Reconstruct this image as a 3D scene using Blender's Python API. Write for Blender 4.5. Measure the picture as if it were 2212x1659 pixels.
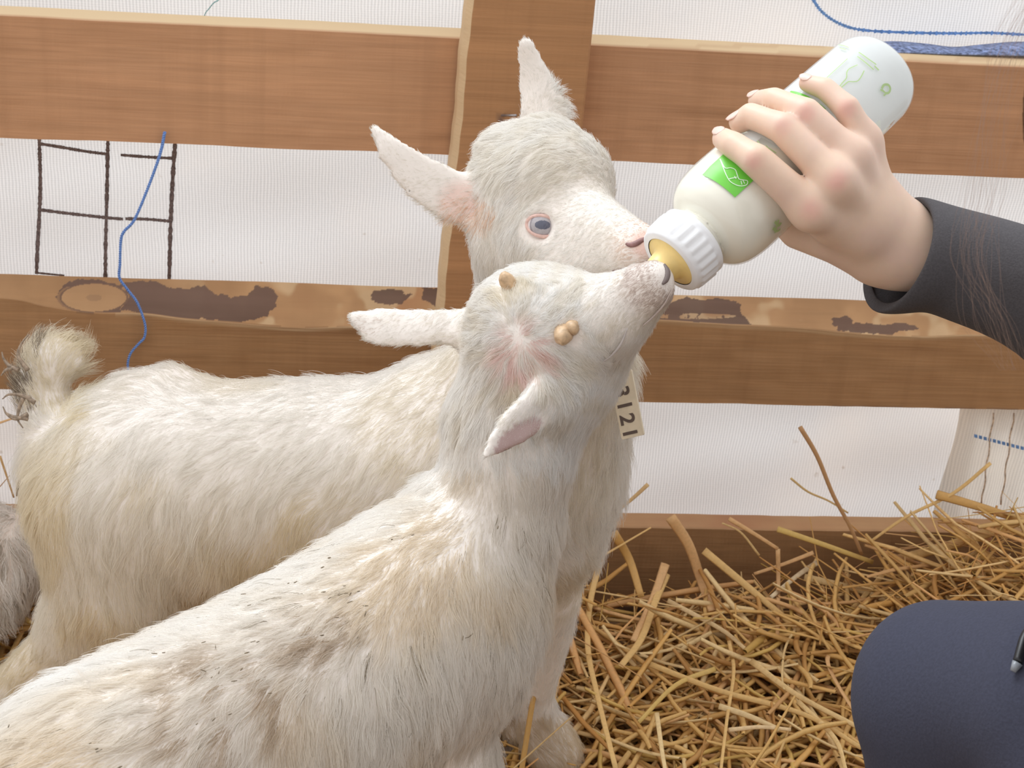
import bpy, math, random
import numpy as np
from mathutils import Vector, Matrix
from mathutils.bvhtree import BVHTree
from mathutils.kdtree import KDTree

for o in list(bpy.data.objects):
    bpy.data.objects.remove(o)
SC = bpy.context.scene
COL = SC.collection
rng = np.random.default_rng(7)
random.seed(7)

# ------------------------------------------------------------------ camera
FPX = 3400.0
PITCH, ROLL, PSI = map(math.radians, (27.0, 4.7, 7.0))
CC = np.array([0.0, 0.0, 0.87])
_c, _s = math.cos(PITCH), math.sin(PITCH)
CF = np.array([0, _c, -_s])
_U0 = np.array([0, _s, _c]); _X = np.array([1.0, 0, 0])
CR = math.cos(ROLL) * _X + math.sin(ROLL) * _U0
CU = -math.sin(ROLL) * _X + math.cos(ROLL) * _U0
cd = bpy.data.cameras.new('camera'); cam = bpy.data.objects.new('camera', cd); COL.objects.link(cam)
cd.sensor_width = 36.0; cd.lens = 36.0 * FPX / 2212.0
cd.clip_start = 0.02
m = Matrix(((CR[0], CU[0], -CF[0], CC[0]), (CR[1], CU[1], -CF[1], CC[1]), (CR[2], CU[2], -CF[2], CC[2]), (0, 0, 0, 1)))
cam.matrix_world = m
cd.dof.use_dof = True; cd.dof.focus_distance = 0.98; cd.dof.aperture_fstop = 30
SC.camera = cam

# ------------------------------------------------------------------ world and light
w = bpy.data.worlds.new('sky'); SC.world = w; w.use_nodes = True
wn = w.node_tree.nodes; wl = w.node_tree.links; wn.clear()
bg = wn.new('ShaderNodeBackground'); wo = wn.new('ShaderNodeOutputWorld')
# overcast sky, brighter high up and beyond the fence than behind the photographer
tc = wn.new('ShaderNodeTexCoord'); sp = wn.new('ShaderNodeVectorMath'); sp.operation = 'DOT_PRODUCT'; rp = wn.new('ShaderNodeValToRGB')
sp.inputs[1].default_value = (-0.12, 0.29, 0.39); ad = wn.new('ShaderNodeMath'); ad.inputs[1].default_value = 0.5
wl.new(tc.outputs['Generated'], sp.inputs[0]); wl.new(sp.outputs['Value'], ad.inputs[0]); wl.new(ad.outputs[0], rp.inputs[0])
rp.color_ramp.elements[0].position = 0.0; rp.color_ramp.elements[0].color = (0.46, 0.44, 0.425, 1)
rp.color_ramp.elements[1].position = 1.0; rp.color_ramp.elements[1].color = (1.0, 0.995, 1.0, 1)
wl.new(rp.outputs[0], bg.inputs[0]); bg.inputs[1].default_value = 1.38
wl.new(bg.outputs[0], wo.inputs[0])
sd = bpy.data.lights.new('sun', 'SUN'); sd.energy = 2.0; sd.angle = math.radians(28); sd.color = (0.88, 0.95, 1.0)
sun = bpy.data.objects.new('sun', sd); COL.objects.link(sun)
sun.rotation_euler = Vector((-0.55, 0.55, 1.0)).to_track_quat('Z', 'Y').to_euler()
sun.location = (-1, 1, 2.5)
SC.view_settings.view_transform = 'Standard'; SC.view_settings.look = 'None'
SC.view_settings.exposure = 0.0; SC.view_settings.gamma = 1.0
SC.view_settings.use_curve_mapping = False
SC.cycles.max_bounces = 8; SC.cycles.diffuse_bounces = 4; SC.cycles.transparent_max_bounces = 16

# ------------------------------------------------------------------ helpers
def P(px, py, d):
    return CC + d * (CF + (px - 1106) / FPX * CR + (829.5 - py) / FPX * CU)
def ray(px, py):
    v = CF + (px - 1106) / FPX * CR + (829.5 - py) / FPX * CU
    return v
def pix(p):
    v = np.asarray(p) - CC; d = v @ CF
    return 1106 + FPX * (v @ CR) / d, 829.5 - FPX * (v @ CU) / d, d
def on_z(px, py, z):
    v = ray(px, py); return CC + v * ((z - CC[2]) / v[2])
def R_(rpx, d):
    return rpx * d / FPX

FO = np.array([0.0, 1.30, 0.0])                       # fence origin; local x along fence, y away from camera
FX = np.array([math.cos(PSI), math.sin(PSI), 0]); FY = np.array([-math.sin(PSI), math.cos(PSI), 0])
def fp(px, py, off=0.0):
    v = ray(px, py); t = ((FO + off * FY - CC) @ FY) / (v @ FY)
    q = CC + t * v - FO
    return q @ FX, q[2]

def tag(o, label=None, cat=None, group=None, kind=None):
    if label: o['label'] = label
    if cat: o['category'] = cat
    if group: o['group'] = group
    if kind: o['kind'] = kind
    return o
def empty(name, loc, rz=0.0):
    o = bpy.data.objects.new(name, None); COL.objects.link(o); o.location = tuple(loc); o.rotation_euler = (0, 0, rz)
    o.empty_display_size = 0.02
    return o
def mesh(name, V, F, mat=None, parent=None, smooth=True, mi=None):
    """V in world space (or parent-local when parent given via loc); one mesh object"""
    me = bpy.data.meshes.new(name)
    me.from_pydata([tuple(v) for v in np.asarray(V, dtype=float)], [], [tuple(int(i) for i in f) for f in F])
    if smooth: me.polygons.foreach_set('use_smooth', [True] * len(me.polygons))
    o = bpy.data.objects.new(name, me); COL.objects.link(o)
    if mat is not None:
        for mm in (mat if isinstance(mat, (list, tuple)) else [mat]): me.materials.append(mm)
    if mi is not None: me.polygons.foreach_set('material_index', mi)
    me.update()
    if parent is not None: attach(o, parent)
    return o
def quadmesh(name, V, F, mat=None, parent=None, smooth=True):
    V = np.asarray(V, dtype=np.float32); F = np.asarray(F, dtype=np.int32)
    me = bpy.data.meshes.new(name)
    me.vertices.add(len(V)); me.vertices.foreach_set('co', V.ravel())
    k = F.shape[1]
    me.loops.add(F.size); me.loops.foreach_set('vertex_index', F.ravel())
    me.polygons.add(len(F)); me.polygons.foreach_set('loop_start', np.arange(0, F.size, k, dtype=np.int32))
    me.polygons.foreach_set('loop_total', np.full(len(F), k, dtype=np.int32))
    me.update(calc_edges=True)
    if smooth: me.polygons.foreach_set('use_smooth', [True] * len(F))
    me.validate()
    o = bpy.data.objects.new(name, me); COL.objects.link(o)
    if mat is not None: me.materials.append(mat)
    if parent is not None: attach(o, parent)
    return o
def attach(o, parent):
    bpy.context.view_layer.update()
    o.parent = parent; o.matrix_parent_inverse = parent.matrix_world.inverted()
def vcol(o, name, C):
    C = np.asarray(C, dtype=np.float32)
    if C.shape[1] == 3: C = np.concatenate([C, np.ones((len(C), 1), np.float32)], 1)
    a = o.data.color_attributes.new(name, 'FLOAT_COLOR', 'POINT'); a.data.foreach_set('color', C.ravel())

def sst(a, b, x):
    t = np.clip((x - a) / (b - a), 0, 1); return t * t * (3 - 2 * t)
_perm = np.random.default_rng(3).random((32, 32, 32)).astype(np.float32)
def noise(p, sc=1.0, seed=0.0):
    q = np.asarray(p, dtype=np.float64) * sc + 100.0 + seed * 7.31
    i = np.floor(q).astype(int); f = q - i; f = f * f * (3 - 2 * f); i %= 32; j = (i + 1) % 32
    x0, y0, z0 = i[..., 0], i[..., 1], i[..., 2]; x1, y1, z1 = j[..., 0], j[..., 1], j[..., 2]
    fx, fy, fz = f[..., 0], f[..., 1], f[..., 2]
    a = _perm[x0, y0, z0] * (1 - fx) + _perm[x1, y0, z0] * fx
    b = _perm[x0, y1, z0] * (1 - fx) + _perm[x1, y1, z0] * fx
    c = _perm[x0, y0, z1] * (1 - fx) + _perm[x1, y0, z1] * fx
    d = _perm[x0, y1, z1] * (1 - fx) + _perm[x1, y1, z1] * fx
    return (a * (1 - fy) + b * fy) * (1 - fz) + (c * (1 - fy) + d * fy) * fz
def fbm(p, sc, seed=0.0):
    return 0.55 * noise(p, sc, seed) + 0.3 * noise(p, sc * 2.1, seed + 1) + 0.15 * noise(p, sc * 4.3, seed + 2)

# ---- implicit surfaces ------------------------------------------------
class Field:
    def __init__(s, lo, hi, h):
        s.lo = np.array(lo, float) - 3 * h; s.h = h
        s.n = np.ceil((np.array(hi) + 3 * h - s.lo) / h).astype(int) + 1
        s.D = np.full(s.n, 1.0, np.float32)
    def sub(s, lo, hi, m):
        a = np.clip(np.floor((lo - m - s.lo) / s.h).astype(int), 0, s.n - 1)
        b = np.clip(np.ceil((hi + m - s.lo) / s.h).astype(int) + 1, 1, s.n)
        sl = tuple(slice(a[i], b[i]) for i in range(3))
        ax = [s.lo[i] + s.h * np.arange(a[i], b[i]) for i in range(3)]
        g = np.stack(np.meshgrid(*ax, indexing='ij'), -1).astype(np.float32)
        return sl, g
    def blend(s, sl, d, k, cut=False):
        A = s.D[sl]
        if cut:
            hh = np.maximum(k - np.abs(A + d), 0) / k
            s.D[sl] = np.maximum(A, -d) + hh * hh * k / 4
        else:
            hh = np.maximum(k - np.abs(A - d), 0) / k
            s.D[sl] = np.minimum(A, d) - hh * hh * k / 4
    def chain(s, pts, k=0.01, cut=False):
        """pts: list of (xyz, r)"""
        Pn = np.array([p for p, r in pts]); Rn = np.array([r for p, r in pts])
        if len(Pn) == 1: Pn = np.vstack([Pn, Pn + 1e-6]); Rn = np.append(Rn, Rn)
        sl, g = s.sub((Pn - Rn[:, None]).min(0), (Pn + Rn[:, None]).max(0), k + 3 * s.h)
        d = None
        for i in range(len(Pn) - 1):
            ab = Pn[i + 1] - Pn[i]; q = g - Pn[i].astype(np.float32)
            t = np.clip(q @ ab.astype(np.float32) / (ab @ ab), 0, 1)
            e = np.sqrt(((q - t[..., None] * ab.astype(np.float32)) ** 2).sum(-1)) - (Rn[i] + (Rn[i + 1] - Rn[i]) * t)
            d = e if d is None else np.minimum(d, e)
        s.blend(sl, d.astype(np.float32), k, cut)
    def flat(s, pts, normal, k=0.006, cut=False):
        """pts: (xyz, half width, half thickness); thickness along normal"""
        Pn = np.array([p[0] for p in pts]); W = np.array([p[1] for p in pts]); T = np.array([p[2] for p in pts])
        N = np.array(normal, float); N = np.tile(N, (len(Pn), 1)) if N.ndim == 1 else N
        sl, g = s.sub((Pn - W[:, None]).min(0), (Pn + W[:, None]).max(0), k + 3 * s.h)
        d = None
        for i in range(len(Pn) - 1):
            ab = Pn[i + 1] - Pn[i]; L = np.linalg.norm(ab); u = ab / L
            n = N[i]; n = n - (n @ u) * u; n /= np.linalg.norm(n); sd_ = np.cross(u, n)
            q = g - Pn[i].astype(np.float32)
            tl = q @ u.astype(np.float32); t = np.clip(tl / L, 0, 1); al = tl - t * L
            ww = W[i] + (W[i + 1] - W[i]) * t; th = T[i] + (T[i + 1] - T[i]) * t
            a = q @ sd_.astype(np.float32); b = q @ n.astype(np.float32)
            k0 = np.sqrt((a / ww) ** 2 + (b / th) ** 2 + (al / ww) ** 2)
            k1 = np.sqrt((a / ww ** 2) ** 2 + (b / th ** 2) ** 2 + (al / ww ** 2) ** 2) + 1e-6
            e = k0 * (k0 - 1) / k1
            d = e if d is None else np.minimum(d, e)
        s.blend(sl, d.astype(np.float32), k, cut)
    def ell(s, c, axes, radii, k=0.01, cut=False):
        c = np.array(c); A = np.array(axes, float); r = np.array(radii)
        m_ = r.max(); sl, g = s.sub(c - m_, c + m_, k + 3 * s.h)
        q = (g - c.astype(np.float32)) @ A.T.astype(np.float32)
        k0 = np.sqrt(((q / r) ** 2).sum(-1)); k1 = np.sqrt(((q / r ** 2) ** 2).sum(-1)) + 1e-6
        s.blend(sl, (k0 * (k0 - 1) / k1).astype(np.float32), k, cut)
    def mesh(s, smooth=1):
        D = s.D; I = D < 0; n = D.shape
        cs = np.zeros((n[0] - 1, n[1] - 1, n[2] - 1), np.int8)
        for dx in (0, 1):
            for dy in (0, 1):
                for dz in (0, 1):
                    cs += I[dx:n[0] - 1 + dx, dy:n[1] - 1 + dy, dz:n[2] - 1 + dz]
        act = np.argwhere((cs > 0) & (cs < 8)); idx = np.full(cs.shape, -1, np.int32)
        idx[tuple(act.T)] = np.arange(len(act))
        acc = np.zeros((len(act), 3)); cnt = np.zeros(len(act))
        cor = [(a, b, c) for a in (0, 1) for b in (0, 1) for c in (0, 1)]
        for a in cor:
            for ax in range(3):
                if a[ax]: continue
                b = list(a); b[ax] = 1
                da = D[tuple((act + a).T)]; db = D[tuple((act + b).T)]
                mk = (da < 0) != (db < 0)
                t = np.where(mk, da / np.where(mk, da - db, 1), 0)
                p = act + np.array(a, float); p[:, ax] += t
                acc[mk] += p[mk]; cnt[mk] += 1
        V = s.lo + s.h * (acc / cnt[:, None])
        F = []
        for ax in range(3):
            u, v = (ax + 1) % 3, (ax + 2) % 3
            sl0 = [slice(None)] * 3; sl1 = [slice(None)] * 3
            sl0[ax] = slice(0, n[ax] - 1); sl1[ax] = slice(1, n[ax])
            ch = I[tuple(sl0)] != I[tuple(sl1)]
            e = np.argwhere(ch)
            ok = (e[:, u] > 0) & (e[:, v] > 0) & (e[:, u] < n[u] - 1) & (e[:, v] < n[v] - 1); e = e[ok]
            ins = I[tuple(e.T)]
            def ce(du, dv):
                q = e.copy(); q[:, u] += du; q[:, v] += dv; return idx[tuple(q.T)]
            q = np.stack([ce(-1, -1), ce(0, -1), ce(0, 0), ce(-1, 0)], 1)
            q[~ins] = q[~ins][:, ::-1]
            F.append(q)
        F = np.concatenate(F)
        for _ in range(smooth):
            S = np.zeros_like(V); c2 = np.zeros(len(V))
            for a in range(4):
                i, j = F[:, a], F[:, (a + 1) % 4]
                np.add.at(S, i, V[j]); np.add.at(c2, i, 1); np.add.at(S, j, V[i]); np.add.at(c2, j, 1)
            V = 0.5 * V + 0.5 * S / c2[:, None]
        return V, F

def vnormals(V, F):
    n = np.cross(V[F[:, 2]] - V[F[:, 0]], V[F[:, 3 if F.shape[1] > 3 else 1]] - V[F[:, 1 if F.shape[1] > 3 else 0]])
    N = np.zeros_like(V)
    for a in range(F.shape[1]): np.add.at(N, F[:, a], n)
    return N / (np.linalg.norm(N, axis=1)[:, None] + 1e-12)

# ---- tubes, ribbons, lathes --------------------------------------------
def catmull(pts, n):
    P_ = np.array(pts, float); P_ = np.vstack([2 * P_[0] - P_[1], P_, 2 * P_[-1] - P_[-2]])
    out = []
    for i in range(1, len(P_) - 2):
        for t in np.linspace(0, 1, n, endpoint=False):
            a, b, c, d = P_[i - 1], P_[i], P_[i + 1], P_[i + 2]
            out.append(0.5 * (2 * b + (c - a) * t + (2 * a - 5 * b + 4 * c - d) * t * t + (3 * b - a - 3 * c + d) * t ** 3))
    out.append(P_[-2]); return np.array(out)
def frames(P_, up=None):
    T = np.gradient(P_, axis=0); T /= np.linalg.norm(T, axis=1)[:, None]
    u = np.array(up if up is not None else (0.1, -0.8, 0.5), float)
    A = []
    for t in T:
        a = u - (u @ t) * t; a /= np.linalg.norm(a) + 1e-9; A.append(a); u = a
    A = np.array(A); return T, A, np.cross(T, A)
def tube(P_, r, n=8, up=None, flat=1.0, cap=True):
    """r scalar or list; flat scales the cross-section along the up frame"""
    P_ = np.array(P_, float); r = np.broadcast_to(np.array(r, float), (len(P_),))
    T, A, B = frames(P_, up)
    th = np.linspace(0, 2 * math.pi, n, endpoint=False)
    V = (P_[:, None] + r[:, None, None] * (np.cos(th)[None, :, None] * B[:, None] + flat * np.sin(th)[None, :, None] * A[:, None])).reshape(-1, 3)
    F = []
    for i in range(len(P_) - 1):
        for j in range(n):
            F.append((i * n + j, i * n + (j + 1) % n, (i + 1) * n + (j + 1) % n, (i + 1) * n + j))
    if cap:
        F.append(tuple(range(n))[::-1]); F.append(tuple((len(P_) - 1) * n + j for j in range(n)))
    return V, F
def join(parts):
    V, F, k = [], [], 0
    for v, f in parts:
        V.extend(list(v)); F.extend([tuple(i + k for i in q) for q in f]); k += len(v)
    return V, F
def lathe(prof, O, ax, n=64, cap0=False, cap1=False):
    """prof: list of (dist along ax, radius)"""
    ax = np.array(ax) / np.linalg.norm(ax); u = np.cross(ax, (0.3, 0.2, 1)); u /= np.linalg.norm(u); v = np.cross(ax, u)
    th = np.linspace(0, 2 * math.pi, n, endpoint=False)
    V = []; F = []
    for s_, r in prof:
        for t in th: V.append(O + ax * s_ + r * (math.cos(t) * u + math.sin(t) * v))
    for i in range(len(prof) - 1):
        for j in range(n): F.append((i * n + j, i * n + (j + 1) % n, (i + 1) * n + (j + 1) % n, (i + 1) * n + j))
    if cap0: F.append(tuple(range(n))[::-1])
    if cap1: F.append(tuple((len(prof) - 1) * n + j for j in range(n)))
    return V, F
def rbox(lo, hi):
    (a, b, c), (d, e, f) = lo, hi
    V = [(a, b, c), (d, b, c), (d, e, c), (a, e, c), (a, b, f), (d, b, f), (d, e, f), (a, e, f)]
    return V, [(0, 3, 2, 1), (4, 5, 6, 7), (0, 1, 5, 4), (1, 2, 6, 5), (2, 3, 7, 6), (3, 0, 4, 7)]

# ------------------------------------------------------------------ materials
class NT:
    def __init__(s, name):
        s.m = bpy.data.materials.new(name); s.m.use_nodes = True; s.t = s.m.node_tree; s.t.nodes.clear()
        s.out = s.t.nodes.new('ShaderNodeOutputMaterial')
    def n(s, ty, **kw):
        x = s.t.nodes.new(ty)
        for k, v in kw.items():
            if k.startswith('i_'):
                key = k[2:].replace('_', ' ')
                if key.isdigit(): key = int(key)
                if isinstance(v, bpy.types.NodeSocket): s.t.links.new(v, x.inputs[key])
                else: x.inputs[key].default_value = v
            else: setattr(x, k, v)
        return x
    def l(s, a, b): s.t.links.new(a, b)
    def surf(s, sh): s.l(sh, s.out.inputs[0]); return s.m
    def ramp(s, fac, stops):
        r = s.n('ShaderNodeValToRGB'); s.l(fac, r.inputs[0]); e = r.color_ramp.elements
        while len(e) < len(stops): e.new(0.5)
        for q, (p, c) in zip(e, stops): q.position = p; q.color = (*c, 1)
        return r.outputs[0]
    def mix(s, fac, a, b, mode='MIX'):
        x = s.n('ShaderNodeMix', data_type='RGBA', blend_type=mode)
        for v, i in ((fac, 0), (a, 6), (b, 7)):
            if isinstance(v, bpy.types.NodeSocket): s.l(v, x.inputs[i])
            else: x.inputs[i].default_value = v if i == 0 else (*v, 1)
        return x.outputs[2]
    def math(s, op, a, b=None):
        x = s.n('ShaderNodeMath', operation=op)
        for v, i in ((a, 0), (b, 1)):
            if v is None: continue
            if isinstance(v, bpy.types.NodeSocket): s.l(v, x.inputs[i])
            else: x.inputs[i].default_value = v
        return x.outputs[0]
    def bsdf(s, **kw): return s.n('ShaderNodeBsdfPrincipled', **kw)
def simple(name, col, rough=0.6, var=0.08, sc=60, bump=0.0, **kw):
    t = NT(name); nz = t.n('ShaderNodeTexNoise', i_Scale=sc, i_Detail=4.0)
    tc_ = t.n('ShaderNodeTexCoord'); t.l(tc_.outputs['Object'], nz.inputs['Vector'])
    dk = tuple(c * (1 - var) for c in col); lt = tuple(min(1, c * (1 + var)) for c in col)
    c = t.ramp(nz.outputs[0], [(0.3, dk), (0.7, lt)])
    b = t.bsdf(i_Roughness=rough, **kw); t.l(c, b.inputs['Base Color'])
    if bump:
        bp = t.n('ShaderNodeBump', i_Strength=bump, i_Distance=0.001); t.l(nz.outputs[0], bp.inputs['Height']); t.l(bp.outputs[0], b.inputs['Normal'])
    return t.surf(b.outputs[0])

def wood_mat(name, base, dark, axis='X', ring=1.0):
    t = NT(name); tc_ = t.n('ShaderNodeTexCoord')
    def mp(sx, sy, sz):
        q = t.n('ShaderNodeMapping'); t.l(tc_.outputs['Object'], q.inputs[0]); q.inputs['Scale'].default_value = (sx, sy, sz) if axis == 'X' else (sz, sy, sx); return q.outputs[0]
    n1 = t.n('ShaderNodeTexNoise', i_Scale=1.0, i_Detail=3.0, i_Distortion=0.3); t.l(mp(2.2, 20, 46), n1.inputs['Vector'])
    n2 = t.n('ShaderNodeTexNoise', i_Scale=1.0, i_Detail=5.0); t.l(mp(12, 90, 420), n2.inputs['Vector'])
    n3 = t.n('ShaderNodeTexNoise', i_Scale=1.0, i_Detail=2.0); t.l(mp(60, 10, 3), n3.inputs['Vector'])   # saw marks across
    n4 = t.n('ShaderNodeTexNoise', i_Scale=7.0, i_Detail=3.0); t.l(tc_.outputs['Object'], n4.inputs['Vector'])
    c = t.ramp(n1.outputs[0], [(0.30, dark), (0.47, base), (0.53, tuple(x * 0.88 for x in base)), (0.7, tuple(min(1, x * 1.12) for x in base))])
    c = t.mix(t.math('MULTIPLY', t.math('SUBTRACT', n2.outputs[0], 0.42), 1.1), c, tuple(x * 0.72 for x in base))
    c = t.mix(t.math('MULTIPLY', t.ramp(n3.outputs[0], [(0.52, (0, 0, 0)), (0.72, (1, 1, 1))]), 0.28), c, dark)
    c = t.mix(t.math('MULTIPLY', n4.outputs[0], 0.25), c, (base[0], base[1] * 0.98, base[2] * 0.7))
    at = t.n('ShaderNodeAttribute', attribute_name='tint')
    sep = t.n('ShaderNodeSeparateColor'); t.l(at.outputs['Color'], sep.inputs[0])
    bark = t.ramp(n1.outputs[0], [(0.3, (0.10, 0.055, 0.04)), (0.7, (0.185, 0.11, 0.085))])
    pale = t.ramp(n4.outputs[0], [(0.3, (0.40, 0.215, 0.10)), (0.52, (0.58, 0.34, 0.165)), (0.72, (0.46, 0.20, 0.095))])
    c = t.mix(sep.outputs[1], c, pale); c = t.mix(sep.outputs[2], c, (0.80, 0.62, 0.38)); c = t.mix(sep.outputs[0], c, bark)
    b = t.bsdf(i_Roughness=0.75); t.l(c, b.inputs['Base Color'])
    bp = t.n('ShaderNodeBump', i_Strength=0.35, i_Distance=0.0012); t.l(t.math('ADD', n2.outputs[0], n3.outputs[0]), bp.inputs['Height']); t.l(bp.outputs[0], b.inputs['Normal'])
    return t.surf(b.outputs[0])
M_WOOD = wood_mat('rail wood', (0.57, 0.305, 0.165), (0.38, 0.195, 0.10))
M_WOOD2 = wood_mat('waney rail wood', (0.41, 0.225, 0.105), (0.27, 0.135, 0.06))
M_POST = wood_mat('post wood', (0.47, 0.24, 0.11), (0.28, 0.135, 0.06), 'X')

def fabric_mat(name, col, trans=0.55):
    t = NT(name); tc_ = t.n('ShaderNodeTexCoord')
    sx = t.n('ShaderNodeSeparateXYZ'); t.l(tc_.outputs['Object'], sx.inputs[0])
    n0 = t.n('ShaderNodeTexNoise', i_Scale=22.0, i_Detail=2.0); t.l(tc_.outputs['Object'], n0.inputs['Vector'])
    xx = t.math('ADD', sx.outputs[0], t.math('MULTIPLY', n0.outputs[0], 0.004))
    zz = t.math('ADD', sx.outputs[2], t.math('MULTIPLY', n0.outputs[0], 0.004))
    wv = t.math('SINE', t.math('MULTIPLY', xx, 2 * math.pi / 0.0029))
    wz = t.math('SINE', t.math('MULTIPLY', zz, 2 * math.pi / 0.0021))
    n1 = t.n('ShaderNodeTexNoise', i_Scale=500.0, i_Detail=2.0); t.l(tc_.outputs['Object'], n1.inputs['Vector'])
    h = t.math('ADD', t.math('ADD', wv, t.math('MULTIPLY', wz, 0.35)), t.math('MULTIPLY', n1.outputs[0], 0.9))
    fac = t.math('MULTIPLY', t.math('ADD', h, 1.5), 0.28)
    n2 = t.n('ShaderNodeTexNoise', i_Scale=5.0, i_Detail=5.0); t.l(tc_.outputs['Object'], n2.inputs['Vector'])
    c = t.mix(fac, tuple(x * 0.66 for x in col), tuple(x * .98 for x in col))
    c = t.mix(t.ramp(n2.outputs[0], [(0.5, (0, 0, 0)), (0.75, (0.5, 0.5, 0.5))]), c, (col[0], col[1] * 0.92, col[2] * 0.84))
    n5 = t.n('ShaderNodeTexNoise', i_Scale=75.0, i_Detail=2.0); t.l(tc_.outputs['Object'], n5.inputs['Vector'])
    c = t.mix(t.ramp(n5.outputs[0], [(0.74, (0, 0, 0)), (0.80, (0.5, 0.5, 0.5))]), c, (0.45, 0.36, 0.28))
    b = t.n('ShaderNodeBsdfDiffuse'); t.l(c, b.inputs['Color'])
    tr = t.n('ShaderNodeBsdfTranslucent'); t.l(c, tr.inputs['Color'])
    bp = t.n('ShaderNodeBump', i_Strength=0.35, i_Distance=0.0006); t.l(h, bp.inputs['Height']); t.l(bp.outputs[0], b.inputs['Normal'])
    mx = t.n('ShaderNodeMixShader'); mx.inputs[0].default_value = trans; t.l(b.outputs[0], mx.inputs[1]); t.l(tr.outputs[0], mx.inputs[2])
    return t.surf(mx.outputs[0])
M_FAB = fabric_mat('woven white sheet', (0.90, 0.885, 0.88))
M_FAB2 = fabric_mat('woven cream sheet', (0.94, 0.90, 0.83), 0.45)
M_MARK = simple('brown marker', (0.16, 0.12, 0.115), 0.9, 0.5, 700)
M_BLUEPRINT = simple('blue woven thread', (0.18, 0.36, 0.72), 0.8, 0.3, 400)
M_BLUEBAND = simple('worn blue band', (0.22, 0.28, 0.48), 0.9, 0.7, 260)
M_BLUE = simple('blue twine', (0.16, 0.30, 0.68), 0.7, 0.25, 900)

# ------------------------------------------------------------------ ground
def ground_h(x, y):
    """height of the top of the straw"""
    h = 0.012 * np.sin(7 * x + 3 * y) + 0.008 * np.sin(17 * x - 9 * y)
    yf = 1.30 + x * math.tan(PSI)
    h = h + 0.060 * sst(0.33, 0.50, x) * sst(0.75, 1.25, y)
    h = h + 0.03 * sst(-0.30, -0.5, x) + 0.034 * sst(-0.28, -0.03, y - yf) 
    return h + 0.0
V, F = rbox((-2.2, -0.6, -0.12), (2.2, 1.9, -0.055))
M_GROUND = simple('packed bedding floor', (0.22, 0.12, 0.055), 0.95, 0.35, 30, 0.5)
tag(mesh('floor', V, F, M_GROUND, smooth=False), kind='structure')

# ------------------------------------------------------------------ fabric sheet behind the fence
SHY = 0.075
root_sheet = empty('fabric_sheet', FO, PSI)
bpy.context.view_layer.update()
def wr(x, z):
    return SHY + 0.0035 * np.sin(9 * x + 2 * z) + 0.002 * np.sin(23 * x + 31 * z) + 0.0015 * np.sin(61 * z - 14 * x)
nx, nz = 260, 150
gx, gz = np.meshgrid(np.linspace(-0.95, 1.15, nx), np.linspace(-0.055, 0.86, nz), indexing='ij')
def tow(x, y, z): return FO + x[..., None] * FX + y[..., None] * FY + z[..., None] * np.array([0, 0, 1.0])
V = np.stack([gx, wr(gx, gz), gz], -1).reshape(-1, 3)
i = np.arange(nx * nz).reshape(nx, nz)
F = np.stack([i[:-1, :-1], i[1:, :-1], i[1:, 1:], i[:-1, 1:]], -1).reshape(-1, 4)
# unseen hole cut in the sheet so backlight reaches the folded flap
_W = FO + V[:, :1] * FX + V[:, 1:2] * FY + V[:, 2:] * np.array([0, 0, 1.0]); _px, _py, _ = pix(_W)
_in = (_px > 2075 + 25 - (_py - 860) * 0.227) & (_px < 2420) & (_py > 885) & (_py < 1185); F = F[~_in[F].any(1)]
def local(name, V, F, mat, parent, smooth=True, mi=None):
    o = mesh(name, V, F, mat, None, smooth, mi); o.parent = parent; return o
def fribbon(pts, w_, off=-0.0012, n=10, wfun=None):
    """thin strip lying on the sheet along pixel polyline"""
    q = np.array([fp(a, b, SHY - 0.001) for a, b in pts]); q = catmull(np.c_[q, np.zeros(len(q))], n)[:, :2]
    T = np.gradient(q, axis=0); T /= np.linalg.norm(T, axis=1)[:, None]; N = np.c_[-T[:, 1], T[:, 0]]
    V, F = [], []
    for k, (p, nn) in enumerate(zip(q, N)):
        ww = w_ * (0.75 + 0.5 * random.random()) / 2
        for s_ in (-1, 1):
            x, z = p + s_ * ww * nn; V.append((x, float(wr(x, z)) + off, z))
    for k in range(len(q) - 1): F.append((2 * k, 2 * k + 1, 2 * k + 3, 2 * k + 2))
    return V, F
marks = [([(85, 290), (86, 400), (80, 590)], 0.0034), ([(235, 300), (230, 440), (228, 600)], 0.0034), ([(380, 300), (372, 420), (365, 610)], 0.0036),
         ([(86, 310), (130, 316), (190, 325), (236, 330)], 0.003), ([(262, 331), (320, 335), (376, 338)], 0.003),
         ([(84, 455), (150, 463), (232, 471)], 0.003), ([(232, 471), (266, 473)], 0.003), ([(271, 472), (320, 472), (370, 475)], 0.003), ([(80, 587), (140, 593)], 0.002)]
parts = [(V.tolist(), F.tolist())] + [fribbon(p, w_, n=40) for p, w_ in marks]
nb = len(F)
V2, F2 = join(parts); mi = [0] * nb + [1] * (len(F2) - nb); n1 = len(F2)
# blue dashed selvedge threads, top right
dash = catmull([(1750, -10), (1772, 22), (1810, 48), (1860, 62), (1960, 68), (2060, 71), (2140, 71), (2230, 76), (2400, 84)], 14)
ds = []
for k in range(0, len(dash) - 1, 1):
    if k % 2 == 0: ds.append(fribbon([tuple(dash[k]), tuple(dash[k] * 0.25 + dash[k + 1] * 0.75)], 0.0032, n=2))
base = fribbon([tuple(x) for x in dash[::6]], 0.0022, off=-0.0009, n=8)
V3, F3 = join([(V2, F2)] + ds + [base]); mi += [2] * (len(F3) - n1)
sheet = local('woven_panel', V3, F3, [M_FAB, M_MARK, M_BLUEPRINT], root_sheet, True, mi)
tag(root_sheet, 'large white woven plastic sheet hung behind the wooden fence, with a drawn grid at left', 'sheet')
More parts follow.
